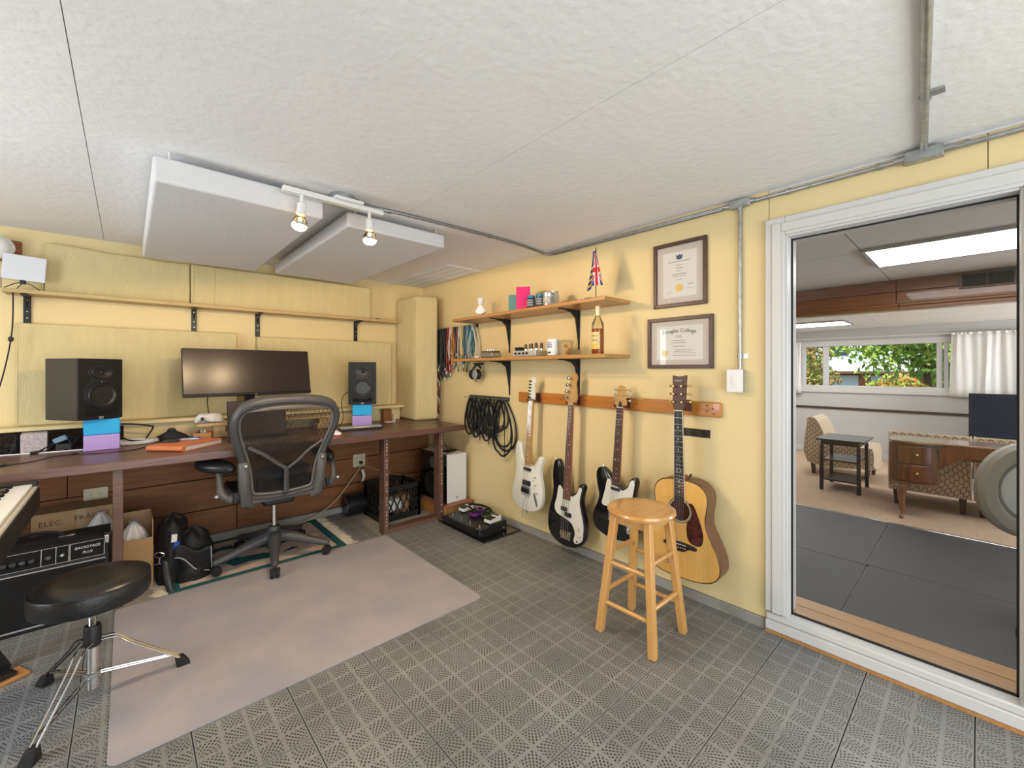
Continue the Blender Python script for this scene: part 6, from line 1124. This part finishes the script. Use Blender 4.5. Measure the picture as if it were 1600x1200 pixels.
for x in (-.085, .13): MB().cyl((x, -.243, .025), (x, -.236, .025), .009, n=12).build('jack', m_chrome, ped)
def pedal(label, x, y, w, d, mt, rz=0, extra=None):
    zb = PB + .052 + (x - 2.03 + .10) * .087 + .004; t = thing('effect_pedal', label, 'effect pedal', (x, y, zb), rz, 'pedals on the pedalboard')
    MB().hexa([(-w, -d, 0), (w, -d, 0), (w, d, 0), (-w, d, 0)], [(-w, -d, .022), (w, -d, .040), (w, d, .040), (-w, d, .022)]).build('case', mt, t, bevel=.003); MB().hexa([(-w * .9, -d * .85, .024), (w * .1, -d * .85, .033), (w * .1, d * .85, .033), (-w * .9, d * .85, .024)], [(-w * .9, -d * .85, .028), (w * .1, -d * .85, .037), (w * .1, d * .85, .037), (-w * .9, d * .85, .028)]).build('treadle', m_black, t, bevel=.002)
    for q in (-.5, 0, .5): MB().cyl((w * .6, q * d, .036), (w * .6, q * d, .047), .006, n=12).build('knob', m_black, t)
pedal('white effect pedal at back left of the pedalboard', 2.105, 2.895, .055, .034, m_wht, 4); pedal('purple effect pedal in middle of the pedalboard', 2.10, 2.74, .055, .036, mat('purple_enamel', (.20, .035, .26), .35), -4); pedal('green effect pedal beside the purple pedal', 2.135, 2.645, .045, .030, mat('green_enamel', (.12, .22, .05), .4), 0); pedal('white effect pedal at front right of the pedalboard', 2.10, 2.54, .060, .036, m_wht, 3)
t = thing('pedal_cable', 'black cable looping over the pedals', 'cable', (2.13, 2.74, .125)); g = MB(); rnd = random.Random(8); loopcable(g, (.0, .0), .06, .13, 2.5, .005, rnd, .004, .0); g.tube(cat([(.0, -.13, .0), (-.05, -.11, -.01), (-.06, -.02, .005), (-.04, .1, .0)], 6, False), .005, 6).build('cable', m_rubber, t)
t = thing('power_adapter', 'small black square device at wall end of glass tray', 'device', (2.225, 2.80, .0145), 10); bx(-.035, .035, -.035, .035, 0, .085).build('case', m_black, t, bevel=.004); bx(-.02, .02, -.006, .006, .085, .0865).build('marking', m_silver, t)
# ================================================================ NEXT ROOM
def trellis():
    m = bpy.data.materials.new('trellis_fabric'); m.use_nodes = True; nt = m.node_tree; b = nt.nodes['Principled BSDF']; L = nt.links.new
    def M(op, a, c=None):
        n = _n(nt, 'ShaderNodeMath', operation=op)
        for i, q in enumerate((a, c)):
            if q is None: continue
            if isinstance(q, (int, float)): n.inputs[i].default_value = q
            else: L(q, n.inputs[i])
        return n.outputs[0]
    tc = _n(nt, 'ShaderNodeTexCoord'); sp = _n(nt, 'ShaderNodeSeparateXYZ'); L(tc.outputs['Object'], sp.inputs[0])
    u = M('ADD', sp.outputs[0], sp.outputs[1]); k = 16.0
    a = M('MULTIPLY', M('ADD', u, sp.outputs[2]), k); c = M('MULTIPLY', M('SUBTRACT', u, sp.outputs[2]), k)
    w = lambda q, o: M('ABSOLUTE', M('SUBTRACT', M('FRACT', M('ADD', M('ADD', q, 40.0), M('MULTIPLY', M('SINE', M('MULTIPLY', o, 6.2832)), .10))), .5))
    ln = M('LESS_THAN', M('MINIMUM', w(a, c), w(c, a)), .075)
    mx = _n(nt, 'ShaderNodeMix', data_type='RGBA'); L(ln, mx.inputs[0]); mx.inputs[6].default_value = (.56, .46, .33, 1); mx.inputs[7].default_value = (.19, .105, .05, 1); L(mx.outputs[2], b.inputs['Base Color']); b.inputs['Roughness'].default_value = .9
    return m
m_tre = trellis(); m_dleg = wood('dark_mahogany_leg', (.085, .03, .018), (.055, .02, .012), 'z', .35)
def slipper(label, loc, rz):
    t = thing('slipper_chair', label, 'chair', loc, rz, 'trellis patterned slipper chairs'); w = .295
    prof = [(-.34, .16), (.33, .16), (.35, .20), (.355, .34), (.34, .40), (.30, .42), (-.10, .42), (-.14, .50), (-.20, .66), (-.25, .745), (-.30, .765), (-.335, .75), (-.345, .70)]   # y, z
    prof = cat(prof, 3); n = len(prof)
    MB().add([(s * w, y, z) for s in (-1, 1) for y, z in prof], [tuple(range(n)), tuple(range(n, 2 * n))[::-1]] + [(i, i + n, (i + 1) % n + n, (i + 1) % n) for i in range(n)]).build('upholstery', m_tre, t, bevel=.015, seg=3)
    for sx in (-1, 1):
        MB().tube([(sx * (w - .002), y, z) for y, z in prof], .006, 6, closed=True).build('welt', mat('cream_welt', (.60, .52, .40), .9), t)
        for y in (-.29, .29): MB().beam((sx * (w - .055), y * .97, 0), (sx * (w - .055), y, .16), .035, .035, w1=.055, d1=.055).build('leg', m_dleg, t, bevel=.003)
    return t
s0 = slipper('trellis fabric slipper chair facing right beside the side table', (7.20, 1.24, ZF), 180)
slipper('trellis fabric chair back directly behind the wooden vanity', (6.32, .347, ZF), -90); slipper('trellis fabric chair mostly hidden behind the grey disc', (6.34, -.262, ZF), -90)
# side table
t = thing('side_table', 'small black side table with two lower shelves', 'table', (6.33, 1.08, ZF)); m_bw = mat('black_stained_wood', (.018, .015, .014), .3, coat=.3)
bx(-.29, .30, -.225, .225, .585, .605).build('table_top', m_bw, t, bevel=.004); bx(-.25, .26, -.18, .18, .535, .5845).build('apron', m_bw, t)
for z in (.345, .115): bx(-.24, .25, -.165, .165, z, z + .018).build('shelf', m_bw, t, bevel=.003)
for sx in (-.245, .25):
    for sy in (-.17, .17): MB().beam((sx * 1.02, sy * 1.02, 0), (sx, sy, .535), .036, .036).build('leg', m_bw, t, bevel=.003)
# vanity desk
vn = thing('vanity_desk', 'bow fronted walnut vanity desk with two drawers', 'vanity', (5.62, .02, ZF)); m_wal = wood('burl_walnut', (.24, .072, .020), (.10, .030, .010), 'z', .25, scale=5, coat=.5, knots=.5); m_wal2 = wood('walnut_top', (.30, .13, .05), (.22, .09, .035), 'y', .15, coat=.6)
topo = cat([(-.17, .54), (-.08, .575), (.08, .58), (.20, .56), (.22, .3), (.22, -.3), (.22, -.56), (.08, -.58), (-.08, -.575), (-.17, -.54), (-.235, -.44), (-.23, -.28), (-.17, -.21), (-.15, 0), (-.17, .21), (-.23, .28), (-.235, .44)], 5)
MB().plate(topo[::-1], .722, .744).build('vanity_top', m_wal2, vn, bevel=.005)
MB().plate([(-.13, .225), (-.13, -.225), (.20, -.225), (.20, .225)], .60, .7215).build('apron', m_wal, vn)
MB().add([(x, y, z) for x in (-.150, -.135) for y, z in [(-.225, .721)] + [(-.225 + .45 * i / 12, .50 + .13 * math.sin(math.pi * i / 12)) for i in range(13)] + [(.225, .721)]], [tuple(range(15)), tuple(range(15, 30))[::-1]] + [(i, i + 15, (i + 1) % 15 + 15, (i + 1) % 15) for i in range(15)]).build('arched_apron', m_wal, vn)
for s in (-1, 1):
    arc = [(-.215 + .05 * (abs(q - .5) * 2) ** 2.5, .235 + .33 * q) for q in [i / 10 for i in range(11)]]; poly = [(x, s * y) for x, y in arc] + [(.0, s * .575), (.20, s * .55), (.20, s * .235)]
    MB().plate(poly if s < 0 else poly[::-1], .345, .7215).build('pedestal', m_wal, vn, bevel=.003)
    for z0, z1 in ((.375, .525), (.54, .70)):
        fr = [(x - .012, s * y) for x, y in arc[1:9]] + [(x + .01, s * y) for x, y in arc[1:9]][::-1]; d_ = MB().plate(fr if s < 0 else fr[::-1], z0, z1).build('drawer', m_wal, vn, bevel=.003)
        MB().lathe([(.012, 0), (.012, -.004), (.005, -.008), (.010, -.018), (.004, -.022)], (-.226, s * .365, (z0 + z1) / 2), (1, 0, 0), 14).build('knob', mat('antique_brass', (.45, .33, .15), .3, 1), d_)
    MB().plate([(x - .006, s * y) for x, y in (arc if s < 0 else arc[::-1])] + [(x + .008, s * y) for x, y in (arc[::-1] if s < 0 else arc)], .342, .36).build('moulding', m_wal2, vn)
    for x0, y0 in ((-.165, .47), (.17, .50)):
        MB().tube(cat([(x0 + .012, s * (y0 - .02), .36), (x0 - .012, s * (y0 + .0), .30), (x0 - .006, s * (y0 + .006), .20), (x0 + .012, s * y0, .08), (x0 + .004, s * (y0 + .004), .025), (x0 - .016, s * (y0 + .012), .012), (x0 - .020, s * (y0 + .014), .012)], 4, False), [.042] * 3 + [.042, .040, .037, .034] + [.031, .028, .025, .022] + [.02, .018, .016, .015] + [.015, .016, .018, .02] + [.02, .018, .015, .012, .011, .010], 10).build('leg', m_wal2, vn)
# television
t = thing('television', 'dark flat screen television against the far wall', 'television', (8.28, -.45, ZF)); bx(-.02, .03, -.545, .545, .50, 1.10).build('back_shell', m_black, t, bevel=.006); bx(-.026, -.02, -.535, .535, .512, 1.09).build('screen', mat('navy_black_screen', (.008, .016, .035), .5, spec=.05), t); bx(-.03, .04, -.05, .05, .40, .50).build('stand_neck', m_black, t); bx(-.2, .2, -.7, .7, 0, .40).build('media_cabinet', m_bw, t, bevel=.005)
# curtains
m_cur = mat('white_sheer_curtain', (.80, .79, .77), .9, bump=.1, bscale=60)
def curtain(label, y0, y1, z0, z1, folds, seed):
    t = thing('curtain', label, 'curtain', (XF - .075, (y0 + y1) / 2, z0), 0, 'white window curtains'); w = abs(y1 - y0)
    MB().grid(lambda u, v: (.013 * math.sin(u * folds * 6.283 + seed) * (1 - .5 * v) + .008 * math.sin(u * folds * 2.7 * 6.283), -w / 2 + w * u + .01 * math.sin(v * 3 + u * 20), (z1 - z0) * v), int(folds * 14), 10).build('cloth', m_cur, t, solid=.003)
    MB().grid(lambda u, v: (.014 * math.sin(u * folds * 3 * 6.283) - .002, -w / 2 + w * u, (z1 - z0) * .965 + .03 * v), int(folds * 18), 3).build('gathered_header', m_cur, t, solid=.003)
    return t
curtain('white curtain covering right part of the far window', -.95, .275, .878, 1.79, 5, 1); curtain('white curtain at left end of the far window', 2.075, 2.55, .86, 1.74, 4, 2)
t = thing('curtain_rod', 'thin white rod carrying the far window curtains', 'curtain rod', (XF - .075, .7, 1.785)); MB().cyl((0, -1.8, 0), (0, 1.95, 0), .006, n=10).build('rod', m_wht, t)
for y in (-1.8, 0.2, 1.95): bx(-.006, .075, y - .008, y + .008, -.008, .008).build('rod_bracket', m_wht, t)
# ceiling lights
def troffer(label, x0, x1, y0, y1, z, e):
    t = thing('ceiling_light', label, 'ceiling light', ((x0 + x1) / 2, (y0 + y1) / 2, z), 0, 'fluorescent ceiling lights'); w, d = (x1 - x0) / 2, (y1 - y0) / 2; g = MB()
    for s in (-1, 1): g.box(s * w - .012, s * w + .012, -d - .012, d + .012, -.022, -.001); g.box(-w + .012, w - .012, s * d - .012, s * d + .012, -.022, -.001)
    g.build_each('frame', m_steel, t, bevel=.002); bx(-w + .012, w - .012, -d + .012, d - .012, -.018, -.010).build('diffuser', mat('lit_diffuser_%d' % int(e * 10), (.9, .9, .9), .5, emit=e, ecol=(1, .98, .96)), t)
troffer('lit fluorescent ceiling panel before the wooden beam', 3.94, 4.62, -.66, .565, CH, 9); troffer('lit fluorescent ceiling panel beyond the wooden beam', 7.09, 7.71, 1.22, 2.44, 1.93, 9)
# vent on beam
t = thing('air_vent', 'dark metal air grille set in the wooden beam', 'vent', (5.499, -.047, 2.048)); g = MB()
for s in (-1, 1): g.box(-.012, -.0005, s * .158 - .011, s * .158 + .011, -.068, .068); g.box(-.012, -.0005, -.147, .147, s * .060 - .009, s * .060 + .009)
g.build_each('grille_frame', mat('bronze_metal', (.10, .075, .06), .4, .6), t, bevel=.002); bx(-.003, -.0008, -.147, .147, -.051, .051).build('duct_opening', m_ink, t); bx(-.009, -.003, -.003, .003, -.051, .051).build('divider', MATS['bronze_metal'], t)
for k in range(22): bx(-.008, -.004, -.141 + k * .0134, -.139 + k * .0134, -.050, .050).build('slat', MATS['bronze_metal'], t)
# exercise machine
em = thing('exercise_bike', 'exercise machine with large grey ring disc at right edge', 'exercise machine', (3.92, -.212, ZF)); m_gr = mat('taupe_plastic', (.30, .28, .25), .4)
dn = (-.80, -.60, .03); c = (0, 0, .70)
MB().lathe([(.19, -.03), (.19, .022), (.21, .034), (.262, .030), (.282, .010), (.282, -.02), (.27, -.03)], c, dn, 64).build('disc_rim', m_gr, em); MB().lathe([(.165, .0), (.165, .012), (.18, .018), (.192, .014), (.192, .0)], c, dn, 64).build('inner_ring', mat('dark_taupe', (.17, .16, .145), .45), em); MB().lathe([(.001, .012), (.167, .008), (.167, -.02), (.001, -.02)], c, dn, 48).build('disc_panel', mat('pale_blue_grey_panel', (.50, .53, .54), .3), em)
MB().beam((.03, -.02, .46), (.06, -.20, .03), .05, .07).build('rear_leg', m_black, em, bevel=.008); MB().beam((.05, -.10, .40), (-.50, -.16, .05), .05, .06).build('front_leg', m_black, em, bevel=.008); MB().beam((.06, -.02, .70), (.10, -.55, .95), .05, .06).build('main_frame', m_black, em, bevel=.008)
MB().tube([(-.50, .085, .045), (-.50, .06, .045), (-.50, -.5, .045)], [.022, .040, .040], 14).build('front_foot', m_rubber, em); MB().tube([(.06, .0, .03), (.06, -.5, .03)], .03, 12).build('rear_foot', m_rubber, em)
